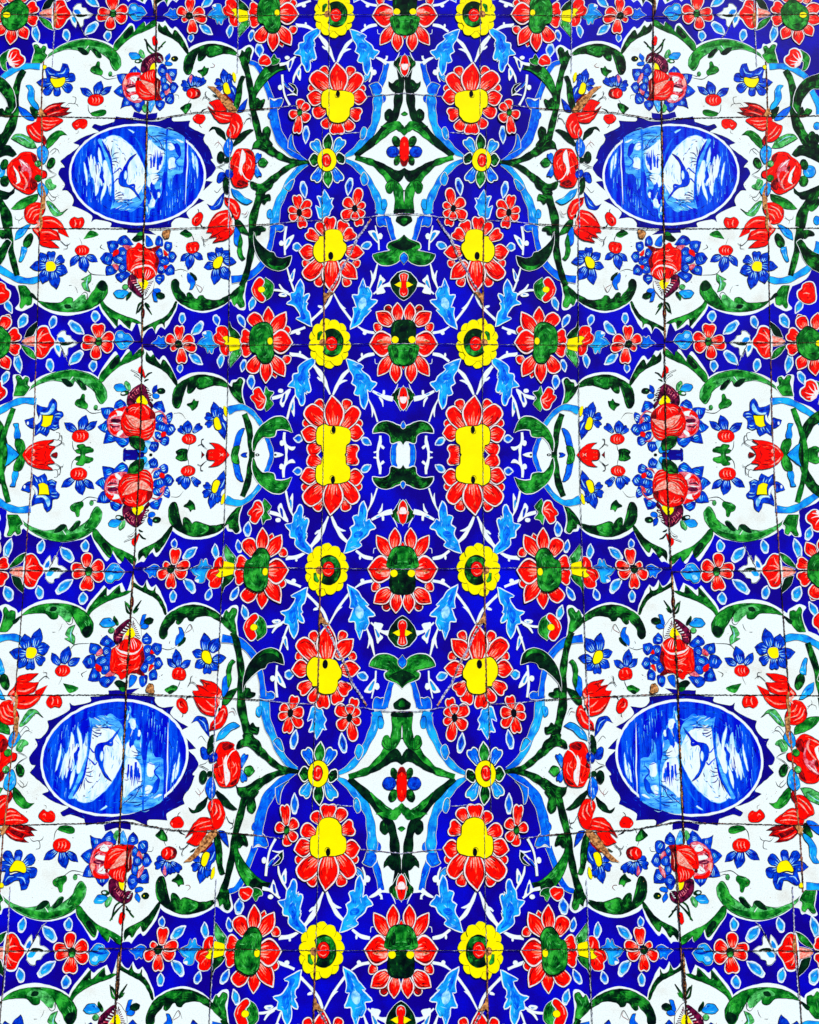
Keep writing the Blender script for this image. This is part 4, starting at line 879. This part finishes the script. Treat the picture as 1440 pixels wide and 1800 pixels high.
part('cherry', '1', 18); F('R', "595,1130 620,1092 660,1085 712,1092 728,1130 700,1175 665,1188 620,1172", 0, .5); L('P', "612,1130 620,1110", [7, 3]); hair("665,1188 670,1210 690,1228", 6); hair("680,1075 700,1045 750,1022", 13)
part('blue_flower', 'T', 18)
for a in ((920, 780, 840, 840, 66, 'h'), (925, 775, 828, 738, 76, 'h'), (940, 760, 914, 604, 92, 'p'), (965, 760, 1005, 668, 76, 'h')):
    subp('petal'); bp(*a)
subp('petal'); F('M', "965,760 1000,720 1020,780 1052,810 1050,880 1030,970! 985,920 960,880 1000,850", 0, .5); L('s', "1000,800 1020,830 1040,880", [3, 12, 3])
F('Y', "1012,650 1040,655 1052,700 1045,750 1022,720", 0, .3)
subp('centre'); F('Y', "918,768 960,756 990,830 990,868 952,880 920,840", 0, .8)
part('red_tulip', '1', 18)
F('R', "764,962! 870,930 925,1000 955,1062 842,1062 810,1010", 0, .5); F('r', "890,880 940,880 1000,930 1020,960 960,950", 0, 0)
F('R', "750,1000! 830,1050 960,1068 1040,1080 1000,1160 900,1182 830,1132 790,1070", 0, .5); L('r', "755,1010 800,1060 850,1100", [4, 24, 5]); L('P', "830,1100 900,1130 980,1150", [3, 10, 3]); L('P', "880,1085 940,1100 1000,1110", [3, 10, 3])
F('R', "1028,1075 1090,1100 1122,1180 1115,1240 1062,1332 1000,1342 950,1290 982,1200 1000,1140", 0, .5)
for q in ("1010,1190 1040,1240 1020,1310", "1050,1160 1080,1210 1060,1290", "980,1240 990,1280 1000,1320"): L('P', q, [4, 16, 3])
F('O', "745,790! 830,802 900,870 950,905 1010,970 1062,1062 1000,1062 930,1000 880,930 820,850", 0, 0, wb=.6); L('k', "805,880 830,890 855,910", [6, 16, 6])
hair("800,960 740,900 728,860 745,845", 5); hair("700,930 720,905 790,930", 5); hair("1135,1190 1165,1140 1205,1130 1210,1170", 5); hair("1180,1080 1205,1100 1190,1140", 5); hair("1130,1170 1120,1190", 5)
hair("780,590 810,590 825,570 800,545", 4, 'r'); hair("400,880 440,885 450,920", 4)
leaf('g', "1152,690! 1100,688 1062,800 1030,960 1042,1052 1082,1000 1110,900 1122,760", hl=None); leaf('M', "1172,918! 1100,990 1068,1062 1140,1042")
O(240, 220)
leaf('k', "763,68! 800,20 870,30 930,80 948,172! 900,130 850,90 820,40"); leaf('k', "1242,52! 1180,50 1090,100 1032,180 1028,222! 1120,160 1190,90")
part('blue_bud', '1', 18); F('N', "965,145 1010,170 1018,240 980,340 935,310 920,230", 0, .6); L('s', "960,180 965,240", [4, 10]); E('k', 892, 340, 38, 60, 0, 0, .6); E('G', 1015, 370, 34, 34, 0, 0, .5); E('k', 955, 370, 30, 26)
hair("940,405 880,435 835,445", 6); hair("850,450 900,460 930,490", 5); hair("820,215 860,180 900,220 910,260", 4, 'r'); hair("860,160 870,200 840,240", 3, 'r'); hair("820,690 850,712 880,680 905,650", 4)
part('red_rose', '1', 18, 'red rose split by a pale upright fold')
F('R', "1048,270 1090,250 1190,258 1240,310 1256,400 1242,520 1202,582 1175,602 1178,640 1100,662 1030,642 998,560 1020,482 978,430 1010,340", 0, .6)
F('r', "1150,270 1200,275 1230,330 1180,300", 0, 0); F('r', "1060,620 1090,580 1170,610 1150,645 1100,655", 0, 0); F('r', "990,420 1030,430 1020,470", 0, 0)
F('p', "1112,262 1150,300 1152,380 1112,450 1112,540 1080,480 1092,380", 0, .4, km='r'); L('W', "1150,300 1125,400 1110,480 1150,560 1200,590", [4, 14, 10, 10, 6])
for q in ("1180,340 1215,400 1200,470", "1160,420 1190,440 1170,480", "1050,300 1080,290 1090,330", "1030,430 1080,460 1070,520"): L('P', q, [3, 8, 3])
part('blue_bud', '1', 17); bp(1258, 400, 1300, 300, 62, 'h', 'N'); bp(1258, 430, 1300, 548, 62, 'h', 'N'); pet(1290, 405, 1392, 395, 92, 'p', 'G', 'e', h=0, ns=2)
part('blue_bud', '1', 18); F('M', "880,500 930,500 940,560 880,612 850,600 852,550", 0, .6); F('M', "960,470 1020,500 1010,560 960,550 935,510", 0, .5); F('k', "930,550 982,600 972,722 930,700 915,620", 0, .3)
leaf('M', "932,698! 902,850 850,890 790,892 742,828! 800,850 850,790", hl="900,760 870,830 820,865"); leaf('S', "998,668! 1080,700 1140,760 1230,804! 1160,840 1080,800 1020,740")
part('red_tulip', '1', 18)
F('R', "928,760! 1040,790 1096,880 1092,960 1050,1002 1020,952 980,880 938,830", 0, .5); F('r', "930,760 980,790 960,830", 0, 0); L('P', "960,800 1030,850 1060,930", [3, 18, 3]); L('P', "1020,940 1060,960 1075,920", [4, 12, 3])
F('R', "748,1082! 800,980 862,920 965,898 990,960 1012,1030 985,1085 860,1080", 0, .5); L('P', "800,1010 870,950 950,930", [3, 16, 3]); L('P', "880,1040 940,990 980,980", [3, 14, 3]); L('r', "770,1050 820,970 880,920", [4, 14, 4])
F('R', "860,1080 1000,1070 1030,1120 960,1202 900,1222 805,1240! 850,1180 768,1192! 800,1140 740,1132! 770,1085", 0, .5); L('r', "770,1185 840,1160 900,1120", [3, 16, 4]); L('r', "815,1235 870,1200 920,1190", [3, 14, 4])
L('P', "1010,1000 1000,1060 1020,1110", [10, 30, 10]); E('K', 1015, 960, 10, 16)
leaf('g', "1042,1005 1092,1010 1150,1080 1190,1165! 1100,1130 1050,1070"); leaf('N', "1040,1080 1080,1110 1110,1200 1100,1290 1070,1280 1030,1230"); leaf('G', "1090,1160 1122,1220 1112,1310 1130,1390 1152,1405! 1110,1425 1068,1350 1070,1270")
part('cherry', '1', 18); F('R', "588,990 640,930 682,920 702,960 682,1030 630,1066 590,1042", 0, .6); L('P', "610,1020 620,985 650,975", [5, 10, 3]); hair("655,925 655,895 645,885", 6); L('K', "675,1045 690,1070 705,1078", [8, 14, 6])
hair("1130,970 1160,965 1190,910", 4); hair("1110,930 1150,940 1175,900", 4, 'r')
O(240, 400)
part('green_sprig', '1', 17); F('G', "458,60 510,30 580,60 582,90 540,106 490,85", 0, .3); F('k', "490,35 520,20 560,50 520,60"); hair("585,80 602,120 606,152", 6)
part('cherry', '1', 18)
bp(560, 278, 462, 358, 70); bp(610, 268, 705, 342, 70); bp(588, 282, 545, 450, 92); F('R', "522,205 540,165 585,155 640,152 662,190 652,240 610,268 560,270 530,245", 0, .6); L('P', "570,210 580,245", [6, 10]); L('P', "620,210 618,245", [4, 9])
hair("405,455 470,440 540,462", 5)
part('blue_bud', '1', 17); F('k', "560,470 620,500 642,550 620,560 590,530", 0, 0); F('N', "540,478 600,530 622,582 590,650 558,658! 568,600 538,560", 0, .6); hair("620,600 665,680 690,670 715,610", 4); hair("630,600 690,640 670,685", 4, 'r')
part('blue_flower', '1', 18)
for a in ((870, 310, 874, 208, 86, 'h'), (905, 320, 985, 242, 96, 'p'), (835, 335, 748, 268, 96, 'p'), (920, 345, 1054, 366, 92, 'p'), (825, 390, 708, 425, 86, 'p'), (840, 430, 820, 604, 106, 'p'), (900, 420, 975, 556, 118, 'p')):
    subp('petal'); bp(*a)
subp('centre'); F('Y', "850,318 900,305 912,350 880,422 822,432 808,370", 0, .7)
hair("688,95 712,135 715,180 735,195", 5); hair("700,130 745,130 790,90", 5); hair("415,195 432,205", 8); hair("475,500 482,525", 8)
O(0, 400)
hair("640,140 700,190 745,165", 5); hair("710,170 712,220 670,225", 4); hair("1075,180 1060,210 1110,238", 7); hair("730,610 760,610", 5); hair("820,690 810,650 790,620", 3)
O(0, 20)
part('tendril', 'T', 17); hair("765,900 800,910 798,950 780,975 730,970 690,1005", 5); hair("780,970 815,985 828,1012", 5); hair("1105,1000 1120,1000", 6)
O(0, 220)
part('tendril', '1', 17); hair("525,290 570,250 610,260 628,300", 5); hair("545,310 590,270 580,235", 4); hair("500,680 560,760 625,740", 5); hair("500,740 550,800 590,770 560,750", 4); hair("250,960 210,1000 165,990 160,955", 4); hair("250,980 200,1010 205,1045", 4)


O(30, 680, 7)
part('blue_flower', '2', 18)
F('M', "245,215! 300,240 375,250 400,190 440,142! 490,190 495,290 560,310 570,360 520,410 520,480 525,505! 460,535 410,520 395,560 365,612! 310,580 280,570 220,605! 225,480 240,440 270,380 245,300", 0, .6)
F('M', "95,410! 150,395 208,385 208,505 150,495 115,460", 0, .6); E('i', 135, 448, 14, 20)
F('s', "285,310! 350,320 400,290 440,210 465,230 450,300 380,345 310,345", 0, 0); L('i', "290,325 350,335 420,300", [3, 14, 4]); F('i', "285,340! 300,360 290,420 240,465 235,440 270,390", 0, 0)
for q in ("470,340 510,330 545,335", "470,370 510,370 540,375", "440,470 470,480 500,470", "240,570 270,530 290,500", "330,560 350,520 350,500", "300,540 320,510 330,500", "430,510 470,520 500,500"): L('s', q, [2, 12, 3])
L('N', "400,520 405,470 440,440", [3, 10, 3]); L('D', "455,350 480,300 500,290", [3, 6, 2]); L('D', "300,570 290,520 300,490", [3, 6, 2])
subp('centre'); F('Y', "312,345! 380,352 448,345! 440,400 415,470! 350,498 295,475! 315,420", 0, .9)
# ---- pieces that only stand in the short middle field
O(240, 560)
part('green_bud', '2', 13)
F('g', "965,690! 1000,780 1080,880 1142,912! 1112,820 1112,720 1126,660 1090,630 1050,670 1020,680 1005,720", 1.3, .6)
part('blue_ribbon', '2', 13)
L('S', "965,975 1040,945 1130,938 1210,985 1270,1050 1325,1130", [70, 64, 46, 40, 38, 36], 1.1, .7)
part('red_bud', '2', 19)
F('G', "1368,712! 1392,760 1445,780 1405,840 1442,900 1370,980! 1340,860", 1.1, .5)
F('R', "1205,830 1240,802 1240,760 1290,730 1332,790 1362,850 1332,942 1282,950 1250,890", 1.8, .5)
for q in ("1350,860 1300,830 1290,790", "1350,870 1290,870 1250,840", "1345,880 1310,910 1290,930"): L('P', q, [14, 8, 2])
O(240, 680)
part('green_stem', '2', 14)
L('g', "1140,285 1185,420 1205,560 1218,680 1218,790", [50, 56, 56, 52, 50], 0, .8)
part('green_scroll', '2', 15)
F('G', "1228,640! 1238,540 1290,440 1370,370 1450,325 1540,320 1600,370 1645,482! 1580,452 1480,452 1458,515 1400,532 1340,530 1280,590 1240,680", 1.6, .6)
part('blue_ribbon', '2', 13)
L('N', "1375,535 1405,620 1425,700 1425,780", [36, 38, 40, 40], 1.1, .7)
part('blue_leaf', '2', 16); E('K', 1275, 720, 22, 18); E('W', 1275, 720, 9, 8)
part('blue_leaf', '2', 16); F('M', "1102,715! 1130,695 1168,695 1150,722 1150,735 1110,735", 0, .5)
part('blue_leaf', '2', 17)
F('N', "1145,440! 1110,440 1060,490 1035,570 1022,650 1070,640 1095,600 1110,530", 0, .6); F('G', "1022,640 1090,625 1070,720 1085,760 1010,760 998,720", 0, .6)
part('red_tulip', '2', 18)
F('R', "768,592! 850,598 920,640 985,722 985,760 738,780! 735,722 760,665 830,655 800,610", 0, .6); L('P', "880,700 900,720 920,700", [3, 14, 3]); L('r', "760,670 752,722 770,770", [3, 22, 3])
hair("715,550 690,560 695,610 750,660", 6); hair("650,620 690,605 720,630", 5); F('r', "685,680! 718,722 718,730 690,735", 0, .5)
part('cherry', '2', 18)
bp(520, 490, 448, 425, 72, 'h'); bp(545, 485, 542, 350, 100, 'p'); bp(600, 480, 682, 402, 76, 'h'); cherry(555, 550, 76, 56); hair("395,280 470,280 520,340", 5); hair("560,610 550,660 535,690", 4)
part('green_sprig', '2', 17); F('g', "418,680 480,652 540,665 535,720 540,760 425,760 430,720", 0, .5)
part('blue_bud', '2', 18); bp(60, 600, 62, 700, 110, 'h', 'S'); bp(185, 600, 185, 692, 90, 'p'); E('K', 152, 720, 18, 20)
O(0, 680)
part('green_stem', '2', 14)
L('G', "145,225 95,360 55,470 20,600 5,722 5,800", [50, 44, 46, 46, 44, 40], 0, .7)
part('red_tulip', '2', 18)
F('R', "240,722 285,650 350,600 440,570 578,560! 515,612 592,630! 548,680 528,722 528,790 240,790", 0, .5); L('r', "500,610 550,580 575,562", [4, 14, 3]); L('P', "270,700 310,650 380,610", [3, 14, 4]); E('P', 355, 680, 18, 22)
F('r', "538,722! 570,700 605,690 612,722 612,760 540,760", 0, .5); hair("590,630 650,590 655,520 625,515", 5); hair("640,590 675,595 682,620", 4)
part('blue_leaf', '2', 17)
F('S', "140,390! 195,385 200,430 222,520 185,562 150,520 160,440", 0, .6); F('G', "170,550 240,560 272,640 245,722 245,790 200,700 165,620", 0, .6)
part('blue_leaf', '2', 17); F('S', "68,590! 130,640 212,722 212,790 60,790! 85,700", 0, .6)
part('green_sprig', '2', 17); F('G', "812,620 880,605 920,640 982,650 982,690 905,700 905,780 850,780 850,680", 0, .5)
part('medallion_edge', '2', 17); F('D', "1298,722! 1305,660 1330,650 1340,665 1500,672 1500,780 1298,780", 0, .5)
part('green_leaf', '2', 19); F('g', "1365,530! 1440,540 1520,560 1520,670 1440,655 1390,600", 0, .5)
O(480, 680)
part('green_leaf', '2', 15)
F('g', "1056,482! 1080,420 1140,372 1220,366 1300,400 1378,432 1420,440 1420,600 1378,622! 1340,572 1250,592 1230,512 1160,475", 1.6, .6)
F('k', "1200,380 1290,420 1378,450 1420,450 1420,560 1378,590 1330,550 1260,500"); F('N', "1374,366! 1350,410 1374,440 1410,420", 1, .4)
part('blue_ribbon', '2', 13); L('N', "1290,590 1272,660 1272,780", [40, 46, 46], 1.1, .7)
part('white_stem', '2', 16)
L('w', "1132,515 1130,580 1105,680 1110,780", [20, 34, 26, 20]); L('w', "1120,600 1160,640 1172,650", [14, 26, 24]); L('w', "1105,680 1075,690 1060,690", [16, 16, 6])
part('white_stem', '2', 16)
L('w', "122,480 118,560 140,640 140,722 130,790", [26, 26, 30, 20, 20]); E('w', 96, 595, 24, 30); F('w', "130,590 180,630 238,632 210,670 160,650"); F('w', "10,700 45,690 120,722 40,745 10,760"); E('K', 25, 718, 14, 12)
drop(308, 545, 218, 545, 78, zone='2', mat='N'); drop(940, 545, 1035, 612, 70, zone='2')
O(480, 560)
part('white_stem', '2', 16); L('w', "-10,842 90,812 180,752", [34, 30, 20]); E('w', 80, 762, 28, 22); F('w', "70,880 130,770 190,745 130,880 105,935"); F('M', "95,880 115,805 132,795 120,870", 0, .3)
part('white_stem', '2', 16); L('w', "238,800 190,900 150,1060", [12, 22, 20], 0, .4); F('w', "190,900 225,850 228,1030 200,990"); F('S', "195,950 212,880 218,920 208,970", 0, .3)
part('white_stem', '2', 16); L('w', "1000,835 1060,960 1104,1090", [12, 18, 16], 0, .4); L('w', "1035,900 1050,980 1045,1040", [12, 20, 4])
part('white_stem', '2', 16); L('w', "1050,765 1160,822 1265,850", [20, 38, 50]); L('w', "1130,810 1165,800 1170,755", [12, 24, 20]); L('w', "1120,830 1150,870 1162,930", [16, 24, 6]); L('S', "1100,790 1140,805", [14, 6])

# ---- tile joints and cracks
J = []
def joint(s, w=1.0, mats='j', zone='R', jit=.5, name='tile_joint'):
    """ragged line between tiles; w width in source units"""
    part(name, zone, 60); p, _ = P(s); c = smooth_open(p, 2); d = np.hypot(*(np.diff(c, axis=0)).T).sum(); n = max(6, int(d / 1.8))
    s_ = np.concatenate([[0], np.cumsum(np.hypot(*(np.diff(c, axis=0)).T))]); t = np.linspace(0, s_[-1], n)
    q = np.stack([np.interp(t, s_, c[:, 0]), np.interp(t, s_, c[:, 1])], 1)
    for mi, mat in enumerate(mats):
        a = uv(q + np.array([[rng.gauss(0, jit * .6), rng.gauss(0, jit * .6)] for _ in range(n)]))
        if mi == 0: ww = np.array([max(.25, rng.gauss(w, w * .3)) for _ in range(n)]) / 2
        else:
            ph = rng.uniform(0, 9); ww = np.array([max(.06, (math.sin(i * .13 + ph + mi) + math.sin(i * .31 + ph * 2)) * .35 * w + rng.gauss(0, .25) * w) for i in range(n)]) / 2
        strip(mat, a, ww, False)
O(0, 0, 1)
joint("-70,25 0,26 120,26.5 240,26", 1.1, 'jo', 'top'); joint("240,30 360,29.5 480,28.5", 1.3, 'jo', 'top'); joint("480,28 600,27 720,27", 1.0, 'jc', 'top')
joint("-60,603 0,603 120,602 250,600", 1.1, 'jo', 'mid'); joint("250,606 360,607.5 480,607", 1.3, 'jo', 'mid'); joint("480,607 600,605.5 740,604", 1.0, 'jc', 'mid')
joint("-60,203 0,204 120,206 230,208.5", 1.2, 'jo', '1'); joint("222,208 270,210 345,198 420,195 480,190.5", 1.5, 'jo', '1'); joint("480,190.5 500,188 524,185.5", 1.1, 'cjo', '1'); joint("644,170 680,167 720,163", 1.1, 'cjo', '1')
joint("588,235 610,234.5 634,233", 1.0, 'c', '1')
joint("-60,401 0,401 120,402 250,402.5", 1.2, 'j', '1'); joint("250,404 300,402.5 360,400 420,397 480,394", 1.4, 'jo', '1'); joint("480,394 530,389 566,388", 1.1, 'cjo', '1'); joint("604,386 650,382 680,377 740,376", 1.1, 'cjo', '1')
joint("98,-40 98,28 95,70 93,116", 1.5, 'co', 'top'); joint("77,108 74,160 73,205", 2.4, 'oj', '1'); joint("74,205 74,300 73,402", 2.2, 'oO', '1'); joint("70,402 68,500 65,602", 1.4, 'jo', '1')
joint("65,603 63,660 62,700", 1.6, 'oj', '2'); joint("62,700 60,760 55,820", 1.8, 'oc', '2')
joint("275.5,-40 275.5,30 275,110 274,178", 2.2, 'jo', '1'); joint("260,178 259,220 257,300 254,402", 3.0, 'jO', '1'); joint("253,402 252,500 250,602", 3.0, 'jO', '1')
joint("251,606 249,700 246,830", 2.2, 'jo', '2')
joint("419,-40 419,60 418,128", 1.2, 'cj', '1'); joint("405,232 404,300 402,402", 1.3, 'cj', '1'); joint("404,402 403.5,500 402,602", 1.3, 'jc', '1'); joint("402,607 401,690 398,830", 1.1, 'jc', '2')
joint("579,-40 579,90 578.5,224", 1.0, 'jc', '1'); joint("567,226 567,300 567,392", 1.1, 'jc', '1'); joint("570.5,395 570.5,500 570,560 569.5,606", 2.4, 'oOj', '1'); joint("570,606 570,700 568,830", 1.0, 'jc', '2')
joint("128,22 140,45 150,62 156,66", 1.3, 'jc', 'top', name='crack'); joint("106,606 117,630 125,648", 1.2, 'jc', 'R2', name='crack')
joint("652,386 640,404 628,420 615,450 600,475 588,500 576,516", 3.2, 'cOo', '1', name='crack')
part('chip', '1', 61); O(240, 400); F('O', "540,660! 560,690 600,670 640,690 600,720 560,770 545,740", 0, 0, wb=.5) if False else None
O(480, 400); F('O', "540,670! 560,700 610,680 635,690 600,720 570,770 545,800 535,740", 0, .4, wb=.5)
part('chip', '1', 61); O(240, 220); F('O', "275,1120! 355,1110 345,1180 300,1200 280,1170", 0, .5, km='j', wb=.6)
part('chip', '1', 61); O(0, 20); F('O', "400,1080! 430,1020 460,1060 480,1110 430,1105", 0, 0, wb=.8); F('Y', "455,575 490,570 490,600 465,615", 0, .4)
part('chip', '1', 61); O(0, 220); F('O', "450,640! 480,700 485,840 465,900 440,840 455,740", 0, 0, wb=.8); L('O', "445,850 432,950 440,1040 420,1120", [20, 26, 30, 14])
part('chip', '1', 61); O(0, 20); L('O', "590,20 588,80 582,170", [24, 34, 8])
# specks in the glaze of the white fields
part('glaze_specks', '1', 30)
O(0, 0, 1)
for i in range(130):
    x, y = rng.choice([(rng.uniform(90, 240), rng.uniform(85, 200)), (rng.uniform(300, 400), rng.uniform(110, 200)), (rng.uniform(80, 240), rng.uniform(410, 530)), (rng.uniform(290, 400), rng.uniform(410, 500)), (rng.uniform(410, 500), rng.uniform(230, 330)), (rng.uniform(90, 130), rng.uniform(220, 390))])
    E(rng.choice('KrkO'), x, y, rng.uniform(.25, .8), rng.uniform(.25, .6), n=5, wb=0)

# ================================================================ LAY THE PATTERN OUT ON THE WALL
VM = 753.0; PER = 550.0; VLO, VHI, ULO = -18.0, 1600.0, -752.0
def clip_faces(V, Fs, axis, lim, keep_less):
    """cut faces at one straight line"""
    s = V[:, axis] - lim
    if not keep_less: s = -s
    if (s <= 1e-9).all(): return V, Fs
    if (s >= -1e-9).all(): return V[:0], []
    vs = [tuple(x) for x in V]; out = []; cache = {}
    for f in Fs:
        g = []
        for i in range(len(f)):
            a, b = f[i], f[(i + 1) % len(f)]
            if s[a] <= 0: g.append(a)
            if (s[a] <= 0) != (s[b] <= 0):
                key = (min(a, b), max(a, b))
                if key not in cache:
                    t = s[a] / (s[a] - s[b]); vs.append(tuple(V[a] + (V[b] - V[a]) * t)); cache[key] = len(vs) - 1
                g.append(cache[key])
        if len(g) >= 3: out.append(tuple(g))
    return np.array(vs), out
inst = []                                   # one laid-out part: list of shapes in pattern units
for pi, p in enumerate(PARTS):
    if not p['shapes']: continue
    vmin = min(s['v'][:, 1].min() for s in p['shapes']); vmax = max(s['v'][:, 1].max() for s in p['shapes'])
    z = p['zone']; dvs = []
    if z == '1': dvs = [0] + ([-PER] if vmax - PER > -92 else [])
    elif z == 'T': dvs = [0, PER]
    elif z == '2': dvs = [0]
    elif z == 'R': dvs = [0, -PER]
    elif z in ('top', 'mid', 'R2'): dvs = [0]
    for dv in dvs:
        for flip in (0, 1):
            short = (z in ('2', 'R2')) or (z == 'T' and dv == PER)
            lo, hi = vmin + dv, vmax + dv
            if short and lo >= VM: continue
            crosses = short and hi > VM
            if crosses and flip: continue
            sh = []
            for s in p['shapes']:
                v = s['v'] + np.array([0, dv]); f = s['f']
                if crosses:
                    v, f = clip_faces(v, f, 1, VM, True)
                    if not f: continue
                    pieces = [v, np.stack([v[:, 0], 2 * VM - v[:, 1]], 1)]
                elif flip: pieces = [np.stack([v[:, 0], 2 * VM - v[:, 1]], 1)]
                else: pieces = [v]
                if dv == -PER and z == '1' and not flip and hi < VLO: continue
                for w in pieces:
                    g = f
                    for ax, lim, less in ((1, VHI, True), (1, VLO, False), (0, ULO, False), (0, 0.0, True)):
                        if not g: break
                        w, g = clip_faces(w, g, ax, lim, less)
                    if g: sh.append(dict(mat=s['mat'], v=w, f=g, sub=s['sub'], on_axis=bool(w[:, 0].max() > -.01)))
            if sh: inst.append(dict(p=p, pi=pi, sh=sh))
inst.sort(key=lambda d: (d['p']['z'], d['pi']))
# coats of paint: each shape lies one coat above what it covers
allsh = [s for d in inst for s in d['sh']]
bb = np.array([[s['v'][:, 0].min(), s['v'][:, 1].min(), s['v'][:, 0].max(), s['v'][:, 1].max()] for s in allsh]); lay = np.zeros(len(allsh))
for i, s in enumerate(allsh):
    if i:
        o = (bb[:i, 0] < bb[i, 2]) & (bb[:i, 2] > bb[i, 0]) & (bb[:i, 1] < bb[i, 3]) & (bb[:i, 3] > bb[i, 1])
        lay[i] = (lay[:i][o].max() if o.any() else 0) + 1
    else: lay[i] = 1
    s['lay'] = lay[i]
print('coats', lay.max(), 'shapes', len(allsh))

def link(o, parent=None):
    scene.collection.objects.link(o)
    if parent: o.parent = parent
    return o
def mesh_obj(name, shapes, parent, sides):
    vs, fs, ms = [], [], []; off = 0
    for s in shapes:
        for sd in sides:
            v = s['v'] if sd > 0 else s['v'] * np.array([-1, 1]); w = to_wall(v, s['lay'])
            vs.append(w)
            for f in s['f']:
                g = [i + off for i in f]; a, b, c = w[f[0]], w[f[1]], w[f[2]]
                if (b[0] - a[0]) * (c[2] - a[2]) - (b[2] - a[2]) * (c[0] - a[0]) < 0: g.reverse()
                fs.append(g); ms.append(MI[s['mat']])
            off += len(w)
    V = np.concatenate(vs); cen = (V.min(0) + V.max(0)) / 2; cen[1] = 0
    me = bpy.data.meshes.new(name); used = sorted(set(ms)); codes = list(MATS)
    me.from_pydata((V - cen).tolist(), [], fs)
    for u in used: me.materials.append(MATS[codes[u]])
    ix = {u: i for i, u in enumerate(used)}; me.polygons.foreach_set('material_index', [ix[m] for m in ms]); me.update()
    o = bpy.data.objects.new(name, me); link(o, parent)
    o.location = tuple(cen - (np.array(parent['_c']) if parent is not None and '_c' in parent else 0))
    return o, cen

# ---------------------------------------------------------------- the wall itself
u0, u1 = ULO - 1, -ULO + 1
def slab():
    c = to_wall(np.array([[u0, VLO - 1], [u1, VLO - 1], [u1, VHI + 1], [u0, VHI + 1]]), 0)
    v = [tuple(x) for x in c] + [(x[0], .09, x[2]) for x in c]
    f = [(0, 3, 2, 1), (4, 5, 6, 7), (0, 1, 5, 4), (1, 2, 6, 5), (2, 3, 7, 6), (3, 0, 4, 7)]
    me = bpy.data.meshes.new('tile_mural'); me.from_pydata(v, [], f); me.materials.append(MATS['B']); me.update(); me.validate()
    return link(bpy.data.objects.new('tile_mural', me))
wall = slab(); wall['label'] = 'cobalt glazed tile mural of white cartouches, oval heron medallions, red and yellow flowers'
wall['category'] = 'tile mural'
from collections import Counter
cnt = Counter(d['p']['name'] for d in inst)
spill = {}
made = Counter()
def area(d): return sum(np.ptp(s['v'][:, 0]) * np.ptp(s['v'][:, 1]) for s in d['sh'])
CAP = 100
for nm in cnt:                              # more than a hundred of one kind: the smallest join one mesh
    ds = [d for d in inst if d['p']['name'] == nm]
    n = sum(1 if any(s['on_axis'] for s in d['sh']) else 2 for d in ds)
    if n > CAP:
        ds.sort(key=area)
        while n > CAP - 1:
            d = ds.pop(0); d['spill'] = True; n -= 1 if any(s['on_axis'] for s in d['sh']) else 2
for d in inst:
    p = d['p']; nm = p['name']; axis = any(s['on_axis'] for s in d['sh'])
    if d.get('spill') or nm == 'glaze_specks':
        spill.setdefault(nm, []).extend(d['sh']); continue
    for side in ((1,) if axis else (1, -1)):
        base = [s for s in d['sh'] if not s['sub'][0]]; subs = {}
        for s in d['sh']:
            if s['sub'][0]: subs.setdefault(s['sub'], []).append(s)
        sides = (1, -1) if axis else (side,)
        if base: ob, cen = mesh_obj(nm, base, wall, sides)
        else:
            ob = link(bpy.data.objects.new(nm, None), wall); V = np.concatenate([to_wall(s['v'] * np.array([1 if sides[0] > 0 else -1, 1]), 0) for s in d['sh']])
            cen = (V.min(0) + V.max(0)) / 2; cen[1] = 0; ob.location = tuple(cen); ob.empty_display_size = .02
        if p['label']: ob['label'] = p['label']
        ob['_c'] = [float(x) for x in cen]
        for (sn, _), ss in subs.items():
            if axis and not any(s['on_axis'] for s in ss):
                for sd in (1, -1): mesh_obj(sn, ss, ob, (sd,))
            else: mesh_obj(sn, ss, ob, sides)
for nm, ss in spill.items():
    o, _ = mesh_obj(nm if nm == 'glaze_specks' else 'small_' + nm + 's', ss, wall, (1, -1)); o['kind'] = 'stuff'
for o in bpy.data.objects:
    if '_c' in o: del o['_c']
print('objects', len(bpy.data.objects))

print({k: v for k, v in Counter(o.name.split('.')[0] for o in wall.children).items()})
